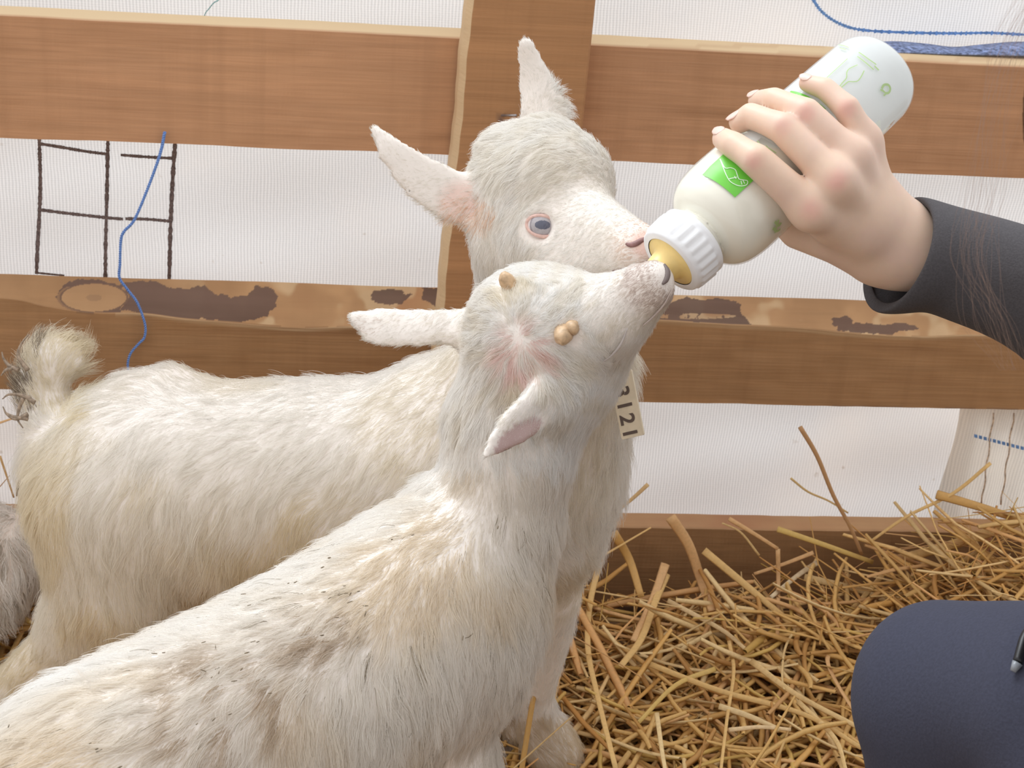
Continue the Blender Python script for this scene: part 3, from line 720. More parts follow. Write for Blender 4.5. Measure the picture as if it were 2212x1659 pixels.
def grow(name, V, F, Nv, count, ctrl, colfn, parent, maskfn=None, rad=0.00011, npt=6, clump=0.55, csize=26, wave=0.10, seed=1, lenmul=1.0, mat=None):
    g = np.random.default_rng(seed)
    A = np.linalg.norm(np.cross(V[F[:, 1]] - V[F[:, 0]], V[F[:, 2]] - V[F[:, 0]]), axis=1)
    fc = V[F].mean(1); fn = Nv[F].mean(1); vd = CC - fc; vd /= np.linalg.norm(vd, axis=1)[:, None]
    face = (fn * vd).sum(1); px, py, _ = pix_arr(fc)
    vis = (px > -250) & (px < 2400) & (py > -150) & (py < 1850)
    wgt = A * np.where(face > -0.35, 1.0, 0.22) * np.where(vis, 1.0, 0.3)
    if maskfn is not None: wgt = wgt * (maskfn(fc)[0] > 0.02) * (1 + maskfn(fc)[1])
    fi = g.choice(len(F), count, p=wgt / wgt.sum())
    a, b = g.random((count, 1)), g.random((count, 1))
    q = V[F[fi]]; qn = Nv[F[fi]]
    root = (q[:, 0] * (1 - a) + q[:, 1] * a) * (1 - b) + (q[:, 3] * (1 - a) + q[:, 2] * a) * b
    N = (qn[:, 0] * (1 - a) + qn[:, 1] * a) * (1 - b) + (qn[:, 3] * (1 - a) + qn[:, 2] * a) * b
    N /= np.linalg.norm(N, axis=1)[:, None]
    cp = np.array([P(c[0], c[1], c[2]) for c in ctrl]); cdv = np.array([dirs_world(c[3], c[4]) for c in ctrl])
    cdv /= np.linalg.norm(cdv, axis=1)[:, None]; cl_ = np.array([c[5] for c in ctrl]) / 1000.0; clf = np.array([c[6] for c in ctrl])
    def field(r):
        W = 1.0 / (((r[:, None] - cp[None]) ** 2).sum(-1) + 2e-5) ** 2.2; W /= W.sum(1)[:, None]
        return W @ cdv, W @ cl_, W @ clf
    D, L, LF = field(root)
    # swirl for natural variation
    sw = (fbm(root, 22, seed + 30) - 0.5) * 1.5
    S_ = np.cross(N, D); D = D * np.cos(sw)[:, None] + S_ * np.sin(sw)[:, None] * 0.9
    D = D - (D * N).sum(1)[:, None] * N; D /= np.linalg.norm(D, axis=1)[:, None] + 1e-9
    if maskfn is not None: L = L * maskfn(root)[0]
    L = L * lenmul * (0.7 + 0.5 * g.random(count))
    D2 = D + g.normal(0, 0.16, (count, 3)) ; 
    s_ = np.linspace(0, 1, npt)
    lift = LF * (0.7 + 0.6 * g.random(count))
    shape = (s_ - 0.45 * s_ ** 2)
    pts = root[:, None] - (N * np.minimum(0.0008, L * 0.12)[:, None])[:, None] + L[:, None, None] * (D2[:, None] * s_[None, :, None] * (1 - 0.35 * lift[:, None, None]) + N[:, None] * (lift[:, None] * shape[None])[..., None])
    pts[:, :, 2] -= (L[:, None] * 0.18) * (s_ ** 2)[None]
    S2 = np.cross(N, D); wv = np.sin(s_[None] * 5.0 + 6.28 * fbm(root, 60, seed + 4)[:, None] * 3) * (s_ ** 1.2)[None]
    pts += S2[:, None] * (wv * L[:, None] * wave)[..., None]
    if clump > 0:
        nc = max(4, count // csize); ci = g.choice(count, nc, replace=False); kd = KDTree(nc)
        for k, r in enumerate(root[ci]): kd.insert(r, k)
        kd.balance(); near = np.fromiter((kd.find(r)[1] for r in root), np.int64, count)
        C = pts[ci][near]; dist = np.linalg.norm(root - root[ci][near], axis=1)
        kk = clump * np.clip(L / 0.014, 0.0, 1.0)[:, None, None] ** 1.5 * (s_ ** 1.3)[None, :, None] * np.clip(1 - dist[:, None, None] / 0.02, 0, 1) * (0.6 + 0.6 * g.random((count, 1, 1)))
        pts = pts * (1 - np.clip(kk, 0, 0.95)) + C * np.clip(kk, 0, 0.95)
    hc = bpy.data.hair_curves.new(name); hc.add_curves([npt] * count)
    hc.attributes['position'].data.foreach_set('vector', pts.astype(np.float32).ravel())
    ra = hc.attributes.get('radius') or hc.attributes.new('radius', 'FLOAT', 'POINT')
    rr = np.tile(rad * (1.05 - 0.8 * s_ ** 1.6), (count, 1)) * (0.7 + 0.6 * g.random((count, 1)))
    ra.data.foreach_set('value', rr.astype(np.float32).ravel())
    at = hc.attributes.new('rootn', 'FLOAT_VECTOR', 'CURVE'); at.data.foreach_set('vector', N.astype(np.float32).ravel())
    c = colfn(root, g); ca = hc.attributes.new('hcol', 'FLOAT_COLOR', 'CURVE')
    ca.data.foreach_set('color', np.c_[np.clip(c * 1.012, 0, 0.985), np.ones(count)].astype(np.float32).ravel())
    hc.materials.append(mat or M_FUR)
    o = bpy.data.objects.new(name, hc); COL.objects.link(o); attach(o, parent); return o
def pix_arr(W):
    v = W - CC; d = v @ CF
    return 1106 + FPX * (v @ CR) / d, 829.5 - FPX * (v @ CU) / d, d
def caster(V, F):
    return BVHTree.FromPolygons([tuple(v) for v in V], [tuple(f) for f in F.tolist()])
def hit(bvh, px, py):
    v = Vector(ray(px, py)).normalized(); r = bvh.ray_cast(Vector(CC), v)
    if r[0] is None: raise RuntimeError('no hit %s %s' % (px, py))
    return np.array(r[0]), np.array(r[1])
def surf_tube(bvh, pts, r, out=0.0, flat=1.0, n=8):
    Q = []
    for a, b in pts:
        try: h, nn = hit(bvh, a, b)
        except RuntimeError: continue
        Q.append(h + (nn if nn @ (CC - h) > 0 else -nn) * out)
    Q = catmull(Q, 5); rr = np.sin(np.linspace(0.12, math.pi - 0.12, len(Q))) ** 0.5
    return tube(Q, r * rr, n, flat=flat)

def skin_mat(name, base, rough=0.6, sss=0.0):
    t = NT(name); at = t.n('ShaderNodeAttribute', attribute_name='skin'); b = t.bsdf(i_Roughness=rough)
    nz = t.n('ShaderNodeTexNoise', i_Scale=260.0, i_Detail=3.0); tc_ = t.n('ShaderNodeTexCoord'); t.l(tc_.outputs['Object'], nz.inputs['Vector'])
    c = t.mix(t.math('MULTIPLY', nz.outputs[0], 0.22), at.outputs['Color'], tuple(x * 0.75 for x in base)); t.l(c, b.inputs['Base Color'])
    if sss:
        b.inputs['Subsurface Weight'].default_value = sss; b.inputs['Subsurface Radius'].default_value = (1.0, 0.35, 0.2); b.inputs['Subsurface Scale'].default_value = 0.004
    bp = t.n('ShaderNodeBump', i_Strength=0.15, i_Distance=0.0004); t.l(nz.outputs[0], bp.inputs['Height']); t.l(bp.outputs[0], b.inputs['Normal'])
    return t.surf(b.outputs[0])
M_GSKIN = skin_mat('goat skin', (0.85, 0.75, 0.66))
M_HORN = simple('horn bud', (0.58, 0.40, 0.24), 0.45, 0.25, 300, 0.2)
M_HOOF = simple('hoof', (0.30, 0.24, 0.19), 0.5, 0.3, 150, 0.2)
M_NOSTRIL = simple('dark pink nostril', (0.26, 0.13, 0.12), 0.5, 0.2, 300)
M_LID = simple('pink eyelid', (0.72, 0.48, 0.42), 0.6, 0.12, 400)
def spot(W, px, py, d, r, soft=0.5):
    """soft 3-D spot weight centred on a surface point"""
    c = P(px, py, d) if not isinstance(px, np.ndarray) else px
    return sst(r, r * (1 - soft), np.linalg.norm(W - c, axis=1))

def head_on(pts):
    return [(P(a, b, d), R_(r, d)) for a, b, d, r in pts]
def drop(p, z, r, r2):
    """chain of points from p straight down to height z"""
    return [(np.array(p), r), (np.array([p[0], p[1], (p[2] + z) / 2]), (r + r2) / 2 * 0.95), (np.array([p[0], p[1], z]), r2)]
def hoof_at(p, parent, r=0.016, ang=0.0):
    parts = []
    for sgn in (-1, 1):
        V, F = lathe([(0, r * 0.55), (0.004, r * 0.62), (0.014, r * 0.5), (0.022, r * 0.36), (0.023, 0.002)], np.array([0, 0, 0.0]), (0, 0, 1), 16, True, True)
        V = np.array(V); V[:, 0] = V[:, 0] * 1.5 + V[:, 2] * -0.3; V[:, 1] += sgn * r * 0.5
        c, s = math.cos(ang), math.sin(ang); V = V @ np.array([[c, s, 0], [-s, c, 0], [0, 0, 1]]); parts.append((V + p, F))
    V, F = join(parts); return mesh('hoof', V, F, M_HOOF, parent)

# ================================================================== the kid standing behind (side view)
VIEW = -CF
gA = empty('goat', (P(700, 1000, 1.17)[0], P(700, 1000, 1.17)[1], 0.0))
tag(gA, 'white goat kid standing side-on behind, head raised towards the bottle cap', 'goat')
LO = P(-150, 1000, 1.25); HI = P(1500, 100, 1.0)
f = Field((-0.52, 0.80, -0.02), (0.13, 1.17, 0.68), 0.0024)
ch = lambda pts, k=0.02, cut=False: f.chain(head_on(pts), k, cut)
ch([(170, 985, 1.20, 118), (260, 990, 1.19, 158), (500, 1010, 1.18, 186), (800, 1010, 1.17, 196), (1020, 1005, 1.15, 205), (1150, 1010, 1.13, 175)])
ch([(300, 1110, 1.19, 175), (500, 1110, 1.18, 178), (800, 1110, 1.17, 180), (1040, 1100, 1.15, 160)], 0.03)
ch([(300, 870, 1.19, 70), (370, 852, 1.19, 64), (430, 875, 1.19, 60)], 0.012)
ch([(960, 880, 1.15, 110), (1060, 850, 1.13, 120)], 0.03)
ch([(1170, 980, 1.12, 150), (1208, 1060, 1.12, 108), (1204, 1155, 1.125, 92)], 0.03)
ch([(1120, 950, 1.12, 175), (1160, 760, 1.08, 155), (1160, 600, 1.05, 118)], 0.03)
ch([(1230, 810, 1.08, 122), (1215, 940, 1.11, 105)], 0.03)
# hind legs
ch([(240, 1080, 1.18, 165), (265, 1250, 1.19, 148), (150, 1410, 1.225, 84), (40, 1490, 1.25, 58), (-40, 1560, 1.27, 42), (-25, 1650, 1.295, 34), (0, 1712, 1.305, 36)], 0.02)
ch([(340, 1100, 1.27, 110), (320, 1350, 1.32, 62), (260, 1450, 1.35, 38), (280, 1560, 1.385, 28), (300, 1590, 1.39, 32)], 0.02)
# forelegs
ch([(1170, 1130, 1.13, 105), (1188, 1280, 1.17, 66), (1178, 1370, 1.205, 54), (1168, 1430, 1.225, 46), (1156, 1500, 1.25, 38), (1160, 1550, 1.268, 40), (1180, 1590, 1.285, 54), (1200, 1622, 1.29, 52)], 0.014)
ch([(1120, 1120, 1.19, 90), (1125, 1330, 1.24, 50), (1120, 1450, 1.28, 40), (1115, 1540, 1.325, 34), (1125, 1570, 1.33, 40)], 0.02)
# tail stump
ch([(150, 950, 1.20, 62), (105, 885, 1.205, 52), (92, 825, 1.205, 54), (115, 780, 1.20, 55), (142, 778, 1.20, 42)], 0.012)
# head
ch([(1163, 425, 1.035, 142)], 0.02); ch([(1212, 396, 1.02, 108)], 0.015)
ch([(1232, 470, 1.01, 90), (1325, 510, 0.975, 62), (1378, 528, 0.96, 48), (1400, 536, 0.955, 38)], 0.012)
ch([(1128, 515, 1.03, 106), (1250, 570, 0.995, 74), (1370, 575, 0.96, 40)], 0.015)
ch([(1105, 330, 1.04, 60), (1180, 300, 1.03, 38)], 0.02)
ch([(1165, 490, 0.998, 40)], 0.012)
ch([(1166, 489, 0.985, 25)], 0.006, True)
nv = dirs_world(0.25, 0.1, 1.0)
f.flat([(P(1050, 450, 1.035), R_(40, 1.03), 0.006), (P(980, 425, 1.03), R_(58, 1.03), 0.0038), (P(905, 378, 1.025), R_(50, 1.03), 0.003), (P(845, 325, 1.02), R_(32, 1.02), 0.0027), (P(812, 283, 1.02), R_(14, 1.02), 0.0027)], nv, 0.012)
f.flat([(P(1040, 455, 1.022), R_(20, 1.02), 0.004), (P(975, 428, 1.021), R_(42, 1.02), 0.0042), (P(905, 382, 1.016), R_(36, 1.02), 0.0032), (P(852, 335, 1.014), R_(18, 1.02), 0.002)], nv, 0.003, True)
nv2 = dirs_world(-0.35, 0.1, 1.0)
f.flat([(P(1180, 330, 1.06), R_(56, 1.05), 0.006), (P(1176, 250, 1.06), R_(58, 1.05), 0.0036), (P(1160, 185, 1.06), R_(43, 1.05), 0.003), (P(1145, 130, 1.055), R_(28, 1.05), 0.0027), (P(1138, 100, 1.05), R_(20, 1.05), 0.0027)], nv2, 0.012)
VA, FA = f.mesh(2); NA = vnormals(VA, FA); bvA = caster(VA, FA)
def colA(W):
    b = np.tile([0.90, 0.84, 0.785], (len(W), 1))
    pk = np.clip(spot(W, 1000, 440, 1.02, 0.022) * 0.7 + spot(W, 1395, 530, 0.95, 0.013) + spot(W, 1167, 490, 1.0, 0.014), 0, 1)[:, None]
    return b * (1 - pk) + np.array([0.86, 0.58, 0.50]) * pk
body = quadmesh('body', VA, FA, M_GSKIN, gA); vcol(body, 'skin', colA(VA))
eyeA = P(1167, 487, 1.0)
def maskA(W):
    px, py, d = pix_arr(W)
    m_ = np.ones(len(W)); hd = 1 * ((py < 640) & (d < 1.09))
    e = np.sqrt(((px - 1168) / 33) ** 2 + ((py - 489) / 27) ** 2); m_ *= np.where(hd > 0, sst(0.9, 1.5, e), 1)
    ns = np.sqrt(((px - 1405) / 32) ** 2 + ((py - 525) / 22) ** 2); m_ *= np.where(hd > 0, 0.15 + 0.85 * sst(0.7, 1.6, ns), 1)
    return m_, 2.6 * hd
ctrlA = [
    (1390, 510, .955, -1, -.1, 2.5, .4), (1330, 500, .965, -1, -.2, 4.5, .4), (1260, 470, .99, -1, -.3, 6, .35), (1240, 560, .98, -1, .2, 7, .3), (1330, 570, .96, -1, .15, 5, .4),
    (1200, 330, 1.0, -1, .1, 11, .5), (1120, 345, 1.0, -.8, .4, 13, .45), (1190, 283, 1.01, -.9, -.4, 13, .6), (1075, 330, 1.02, -.8, -.3, 13, .5), (1100, 440, 1.0, -.6, .6, 9, .4), (1080, 520, 1.0, -.3, 1, 9, .4), (1040, 600, 1.04, -.3, 1, 13, .5),
    (960, 400, 1.03, -1, -.6, 6, .2), (880, 350, 1.02, -1, -.9, 4, .15), (820, 290, 1.02, -.7, -1, 4, .2), (1010, 480, 1.03, -1, .1, 8, .35),
    (1170, 250, 1.06, .4, -1, 7, .35), (1140, 120, 1.05, -.3, -1, 4, .2), (1215, 230, 1.05, 1, -.8, 10, .6), (1128, 200, 1.05, -.1, -1, 4, .2),
    (1150, 750, 1.05, -.3, 1, 18, .35), (1340, 780, 1.05, .4, 1, 24, .5), (1250, 950, 1.08, .1, 1, 20, .4), (1280, 1100, 1.09, .2, 1, 20, .4), (1230, 1200, 1.1, .4, .8, 18, .45),
    (1000, 820, 1.1, -1, .35, 18, .25), (900, 960, 1.1, -.8, .6, 20, .25), (700, 830, 1.12, -1, .15, 18, .3), (700, 1000, 1.11, -.8, .65, 22, .25), (500, 830, 1.13, -1, .1, 18, .3), (500, 950, 1.12, -.9, .5, 22, .25),
    (600, 1150, 1.12, -.4, 1, 24, .25), (400, 1150, 1.13, -.1, 1, 26, .25), (380, 790, 1.16, -.8, -.4, 14, .4), (250, 850, 1.15, -1, .25, 20, .25), (250, 1000, 1.13, -.5, .9, 24, .25), (120, 950, 1.14, -.3, 1, 24, .35), (80, 1080, 1.16, -.25, 1, 24, .4),
    (250, 1250, 1.12, .1, 1, 26, .25), (150, 1330, 1.16, -.5, 1, 22, .3), (50, 1480, 1.2, -.8, .5, 16, .3), (1180, 1350, 1.17, 0, 1, 10, .25), (1160, 1500, 1.22, 0, 1, 8, .25), (1200, 1600, 1.24, .5, .8, 13, .5),
    (90, 850, 1.16, -.4, -1, 22, .4), (60, 780, 1.16, -.2, -1, 24, .5), (110, 740, 1.16, .8, -.5, 26, .45), (170, 790, 1.15, .5, .9, 24, .35), (120, 830, 1.14, .7, .7, 26, .3)]
def furcolA(W, g):
    px, py, d = pix_arr(W); n = len(W)
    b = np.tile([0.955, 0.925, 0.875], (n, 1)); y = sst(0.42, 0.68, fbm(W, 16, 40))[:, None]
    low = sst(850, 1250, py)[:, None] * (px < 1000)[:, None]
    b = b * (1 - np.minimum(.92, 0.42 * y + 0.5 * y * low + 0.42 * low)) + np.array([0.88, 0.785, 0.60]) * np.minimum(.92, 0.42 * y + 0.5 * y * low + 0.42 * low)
    hd = ((py < 640) & (d < 1.09)); b[hd] = b[hd] * 0.35 + np.array([0.975, 0.96, 0.935]) * 0.65
    hs_ = sst(.35, .75, fbm(W, 130, 61))[:, None]; b = np.where(hd[:, None], b * (1 - .05 * hs_ * np.array([.6, .9, 1.5])), b)
    pk = (np.sqrt(((px - 1015) / 60) ** 2 + ((py - 455) / 40) ** 2) < 1) & (g.random(n) < 0.5) & hd; b[pk] = [0.90, 0.70, 0.56]
    pn = spot(W, 1392, 522, 0.95, 0.024, .7)[:, None]; b = b * (1 - 0.8 * pn) + np.array([0.84, 0.60, 0.48]) * 0.8 * pn
    tl = (px < 210) & (py < 900) & (py > 690); b[tl] = b[tl] * np.array([0.97, 0.93, 0.82])
    dirt = tl & (px < 85 + 40 * (fbm(W, 60, 3) - 0.5)) & (fbm(W, 55, 8) > 0.50) & (g.random(n) < 0.75); b[dirt] = [0.33, 0.27, 0.21]
    hf = (py > 1540) & (px > 1080) & (d > 1.15); b[hf] = b[hf] * np.array([0.88, 0.80, 0.68])
    rnd = g.random(n) < 0.012; b[rnd] *= 0.75
    return b * (0.94 + 0.08 * g.random((n, 1)))
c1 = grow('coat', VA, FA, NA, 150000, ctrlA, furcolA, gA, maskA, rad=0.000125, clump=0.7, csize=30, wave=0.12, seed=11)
c1['kind'] = 'stuff'

def eyeball(px, py, bvh, parent, r, look, inset=0.6):
    h, nn = hit(bvh, px, py); nn = nn if nn @ (CC - h) > 0 else -nn
    c = np.array(P(px, py, pix(h)[2] + r * inset)); look = np.array(look) / np.linalg.norm(look)
    up = np.array([0, 0, 1.0]); sx = np.cross(up, look); sx /= np.linalg.norm(sx); up = np.cross(look, sx)
    n1, n2 = 64, 72; V, F, MI = [], [], []
    for a in range(n1 + 1):
        ph = (a / n1) ** 1.3 * math.pi
        for b in range(n2):
            t = 2 * math.pi * b / n2; V.append(c + r * (math.cos(ph) * look + math.sin(ph) * (math.cos(t) * sx + math.sin(t) * up)))
    for a in range(n1):
        for b in range(n2):
            F.append((a * n2 + b, a * n2 + (b + 1) % n2, (a + 1) * n2 + (b + 1) % n2, (a + 1) * n2 + b))
            m_ = np.mean([V[i] for i in F[-1]], 0) - c; u, v = m_ @ sx / r, m_ @ up / r; rr = math.hypot(u, v); fr = m_ @ look > 0
            MI.append(2 if fr and ((u / .50) ** 2 + (v / .29) ** 2 < 1) else 1 if fr and rr < 0.70 else 3 if fr and rr < 0.80 else 0)
    return mesh('eye', V, F, [M_SCL, M_IRIS, M_PUP, M_IRISRIM], parent, True, MI), c, sx, up
def wet(name, col):
    return simple(name, col, 0.12, 0.08, 500, 0.0)
M_SCL, M_IRIS, M_PUP, M_IRISRIM = wet('eye white', (0.70, 0.62, 0.60)), wet('pale grey iris', (0.42, 0.39, 0.41)), wet('pupil', (0.11, 0.115, 0.16)), wet('iris rim', (0.30, 0.27, 0.29))
ey, ec, ex, eu = eyeball(1168, 489, bvA, gA, 0.0098, dirs_world(0.12, 0.0, 1.0), 0.15)
# eyelids: a closed pink rim around the opening
lid = []
for k in range(33):
    t = 2 * math.pi * k / 32; a, b = 1168 + 33 * math.cos(t) + 3 + 5 * max(0, math.cos(t)) ** 6, 488 + (23 if math.sin(t) > 0 else 22) * math.sin(t) + 4 * math.cos(t)
    lid.append(P(a, b, pix(ec)[2] - 0.0098 + 0.0022 + 0.0032 * math.cos(t) ** 2))
V, F = tube(lid, 0.0012, 10, cap=False); mesh('eyelid', V, F, M_LID, gA)
V, F = surf_tube(bvA, [(1352, 526), (1362, 529), (1374, 526), (1386, 519), (1400, 514)], 0.0019, 0.0002, 0.6); mesh('nostril', V, F, M_NOSTRIL, gA)
V, F = surf_tube(bvA, [(1322, 585), (1350, 580), (1380, 572), (1400, 562)], 0.0010, 0.0, 0.6); mesh('mouth', V, F, M_NOSTRIL, gA)
hz = lambda px, py, z: on_z(px, py, z)
for a, b in ((0, 1712), (300, 1590), (1205, 1640), (1128, 1590)):
    d_ = {0: 1.305, 300: 1.39, 1205: 1.292, 1128: 1.335}[a]; p = P(a, b, d_); hoof_at(np.array([p[0], p[1], max(p[2] - 0.018, -0.02)]), gA, 0.017)
# dirty locks hanging off the tail
lk = []
for pts in ([(75, 870), (50, 855), (20, 852), (5, 862)], [(60, 895), (35, 905), (15, 895), (6, 878)], [(60, 905), (30, 900), (10, 890)], [(50, 860), (42, 880), (38, 905), (50, 925)], [(40, 800), (20, 790), (8, 775), (4, 760)], [(28, 795), (12, 800), (2, 812)], [(60, 800), (40, 770), (45, 745), (62, 722)], [(45, 1040), (38, 1055), (36, 1072)]):
    Q = catmull([P(a, b, 1.17) for a, b in pts], 6); lk.append(tube(Q, np.linspace(0.0019, 0.0004, len(Q)), 7))
M_MUD = simple('dried mud', (0.30, 0.23, 0.17), 0.9, 0.4, 400, 0.5)
for V, F in lk:
    tl = mesh('matted_lock', V, F, M_MUD, gA); tl['label'] = 'dark matted lock on the tail'

# ================================================================== number tag
tg = empty('number_tag', P(1362, 900, 1.035)); bpy.context.view_layer.update()
ctl = [P(1316, 838, 1.045), P(1356, 830, 1.035), P(1391, 939, 1.03), P(1343, 950, 1.04)]
tn = np.cross(ctl[1] - ctl[0], ctl[3] - ctl[0]); tn /= np.linalg.norm(tn); tn = tn if tn @ (CC - ctl[0]) > 0 else -tn
o_ = ctl[3]; ux = ctl[2] - ctl[3]; ux /= np.linalg.norm(ux); uy = np.cross(tn, ux)
wid = np.linalg.norm(ctl[2] - ctl[3]); hgt = np.linalg.norm(ctl[0] - ctl[3])
def rounded(w_, h_, r):
    out = []
    for cx, cy, a0 in ((w_ - r, r, -90), (w_ - r, h_ - r, 0), (r, h_ - r, 90), (r, r, 180)):
        for k in range(5): t = math.radians(a0 + k * 22.5); out.append((cx + r * math.cos(t), cy + r * math.sin(t)))
    return out
ol = rounded(wid, hgt * 1.25, 0.0012); n = len(ol)
V = [o_ + a * ux + b * uy for a, b in ol] + [o_ + a * ux + b * uy - tn * 0.0012 for a, b in ol]
F = [tuple(range(n)), tuple(range(n, 2 * n))[::-1]] + [(k, k + n, (k + 1) % n + n, (k + 1) % n) for k in range(n)]
mesh('tag_plate', V, F, simple('cream tag plastic', (0.74, 0.64, 0.48), 0.5, 0.08, 120), tg, False)
tx = bpy.data.curves.new('digits', 'FONT'); tx.body = '3121'; tx.size = 1.0; tx.extrude = 0.004; tx.space_character = 1.25; tx.offset = 0.02
to = bpy.data.objects.new('digits', tx); COL.objects.link(to); bpy.context.view_layer.update()
me = to.to_mesh(); tv = np.array([v.co[:] for v in me.vertices]); tf = [tuple(p.vertices) for p in me.polygons]; to.to_mesh_clear(); bpy.data.objects.remove(to)
tv[:, 0] -= tv[:, 0].min(); hh = tv[:, 1].max() - tv[:, 1].min(); tv[:, 1] -= tv[:, 1].min(); sc_ = wid * 0.66 / hh; ln = tv[:, 0].max(); sl_ = hgt * 0.90 / ln
TV = np.array([o_ + (wid * 0.10 + v[1] * sc_) * ux + (hgt * 0.96 - v[0] * sl_) * uy + tn * (0.00025 + v[2] * 0.02) for v in tv])
mesh('printed_number', TV, tf, simple('brown ink', (0.11, 0.075, 0.06), 0.6), tg, False)
tag(tg, 'small cream plastic number tag reading 3121, hanging under the goat throat', 'tag')

# ================================================================== the kid in front (drinking)
gB = empty('goat', (P(500, 1600, .87)[0], P(500, 1600, .87)[1], 0.0))
tag(gB, 'nearest white goat kid seen from above, stretching up to suck the bottle teat', 'goat')
f = Field((-0.36, 0.50, -0.02), (0.13, 0.93, 0.62), 0.0024)
ch([(1000, 1190, .97, 150), (900, 1345, .95, 250), (700, 1485, .91, 265), (560, 1565, .88, 274), (230, 1730, .82, 288), (60, 1850, .80, 240)], 0.03)
ch([(1112, 900, .948, 118), (1108, 960, .95, 120), (1078, 1090, .96, 140), (1005, 1200, .97, 160)], 0.03)
ch([(1040, 1300, .96, 110), (1010, 1400, .955, 90)], 0.03)
# forelegs
p0 = P(975, 1640, .975)
ch([(960, 1400, .95, 140), (968, 1560, .965, 98), (985, 1660, .975, 82)], 0.02); f.chain([(p0, R_(80, .975)), (p0 * [1, 1, 0] + [0, 0, .13], .019), (p0 * [1, 1, 0] + [0.01, .01, .02], .015)], 0.015)
p1 = P(760, 1700, 1.0)
ch([(820, 1450, .98, 120), (790, 1600, 1.0, 80), (760, 1700, 1.0, 60)], 0.02); f.chain([(p1, R_(58, 1.0)), (p1 * [1, 1, 0] + [0, 0, .11], .014), (p1 * [1, 1, 0] + [0.005, .01, .02], .014)], 0.015)
# hind legs, out of the picture below
p2 = P(120, 1980, .80); p3 = P(330, 1980, .87)
f.chain([(P(120, 1850, .80), .055), (p2 + [0, 0, -.04], .035), (p2 * [1, 1, 0] + [-.03, -.02, .10], .017), (p2 * [1, 1, 0] + [-.01, 0, .02], .014)], 0.02)
f.chain([(P(280, 1850, .86), .05), (p3 + [0, 0, -.03], .032), (p3 * [1, 1, 0] + [-.03, 0, .09], .016), (p3 * [1, 1, 0] + [-.01, 0, .02], .014)], 0.02)
f.chain([(P(20, 1830, .78), .022), (P(-60, 1800, .77), .018), (P(-110, 1740, .77), .012)], 0.015)
# head
ch([(1148, 712, .928, 138)], 0.02); ch([(1222, 725, .92, 126)], 0.02); ch([(1222, 800, .932, 100)], 0.02)
ch([(1240, 700, .905, 95), (1318, 668, .895, 78), (1384, 620, .882, 50), (1412, 600, .874, 38)], 0.012)
ch([(1258, 795, .935, 66), (1346, 696, .905, 52), (1418, 630, .876, 31)], 0.012)
ch([(1305, 700, .892, 62)], 0.014)
ch([(1110, 905, .945, 120), (1150, 830, .94, 120)], 0.03)
nB = dirs_world(-0.05, -0.25, 1.0)
f.flat([(P(1035, 708, .945), R_(42, .94), 0.008), (P(960, 706, .95), R_(40, .95), 0.0042), (P(880, 707, .955), R_(44, .95), 0.0033), (P(815, 704, .957), R_(43, .95), 0.0029), (P(778, 692, .958), R_(24, .95), 0.0027), (P(760, 682, .958), R_(9, .95), 0.0027)], nB, 0.014)
f.flat([(P(870, 708, .945), R_(16, .95), 0.002), (P(815, 704, .945), R_(24, .95), 0.0022), (P(785, 696, .946), R_(12, .95), 0.002)], nB, 0.003, True)
nB2 = dirs_world(0.25, 0.35, 1.0)
f.flat([(P(1205, 850, .900), R_(50, .90), 0.010), (P(1158, 884, .887), R_(52, .887), 0.0045), (P(1112, 922, .875), R_(46, .875), 0.0034), (P(1075, 956, .869), R_(29, .87), 0.0029), (P(1048, 983, .866), R_(8, .866), 0.0027)], nB2, 0.014)
f.flat([(P(1172, 905, .880), R_(28, .88), 0.0042), (P(1122, 940, .868), R_(28, .87), 0.0042), (P(1082, 968, .863), R_(14, .87), 0.0026)], nB2, 0.003, True)
VB, FB = f.mesh(2); NB = vnormals(VB, FB); bvB = caster(VB, FB)
def colB(W):
    b = np.tile([0.90, 0.84, 0.785], (len(W), 1)); px, py, d = pix_arr(W)
    pk = np.clip(spot(W, 1128, 748, .90, 0.014) * 0.5 + spot(W, 1432, 600, .89, 0.012) * 0.8, 0, 1)[:, None]
    b = b * (1 - pk) + np.array([0.87, 0.56, 0.52]) * pk
    u_ = ((px - 1120) * .79 - (py - 942) * .61) / 62; v_ = ((px - 1120) * .61 + (py - 942) * .79) / 24; e = (u_ ** 2 + v_ ** 2 < 1) & (d < .90); b[e] = [0.56, 0.40, 0.39]
    return b
body = quadmesh('body', VB, FB, M_GSKIN, gB); vcol(body, 'skin', colB(VB))
def maskB(W):
    px, py, d = pix_arr(W); hd = 1.0 * ((py < 930) & (px > 740)); m_ = np.ones(len(W))
    for a, b, r in ((1101, 612, 22), (1222, 722, 25)):
        e = np.hypot(px - a, py - b) / r; m_ *= sst(0.75, 1.15, e)
    e = np.hypot((px - 1450) / 26, (py - 588) / 30); m_ *= 0.1 + 0.9 * sst(0.8, 1.6, e)
    u_ = ((px - 1120) * .79 - (py - 942) * .61) / 62; v_ = ((px - 1120) * .61 + (py - 942) * .79) / 24; e = (u_ ** 2 + v_ ** 2 < 1) & (d < .90); m_[e] *= 0.12
    return m_, 2.4 * hd
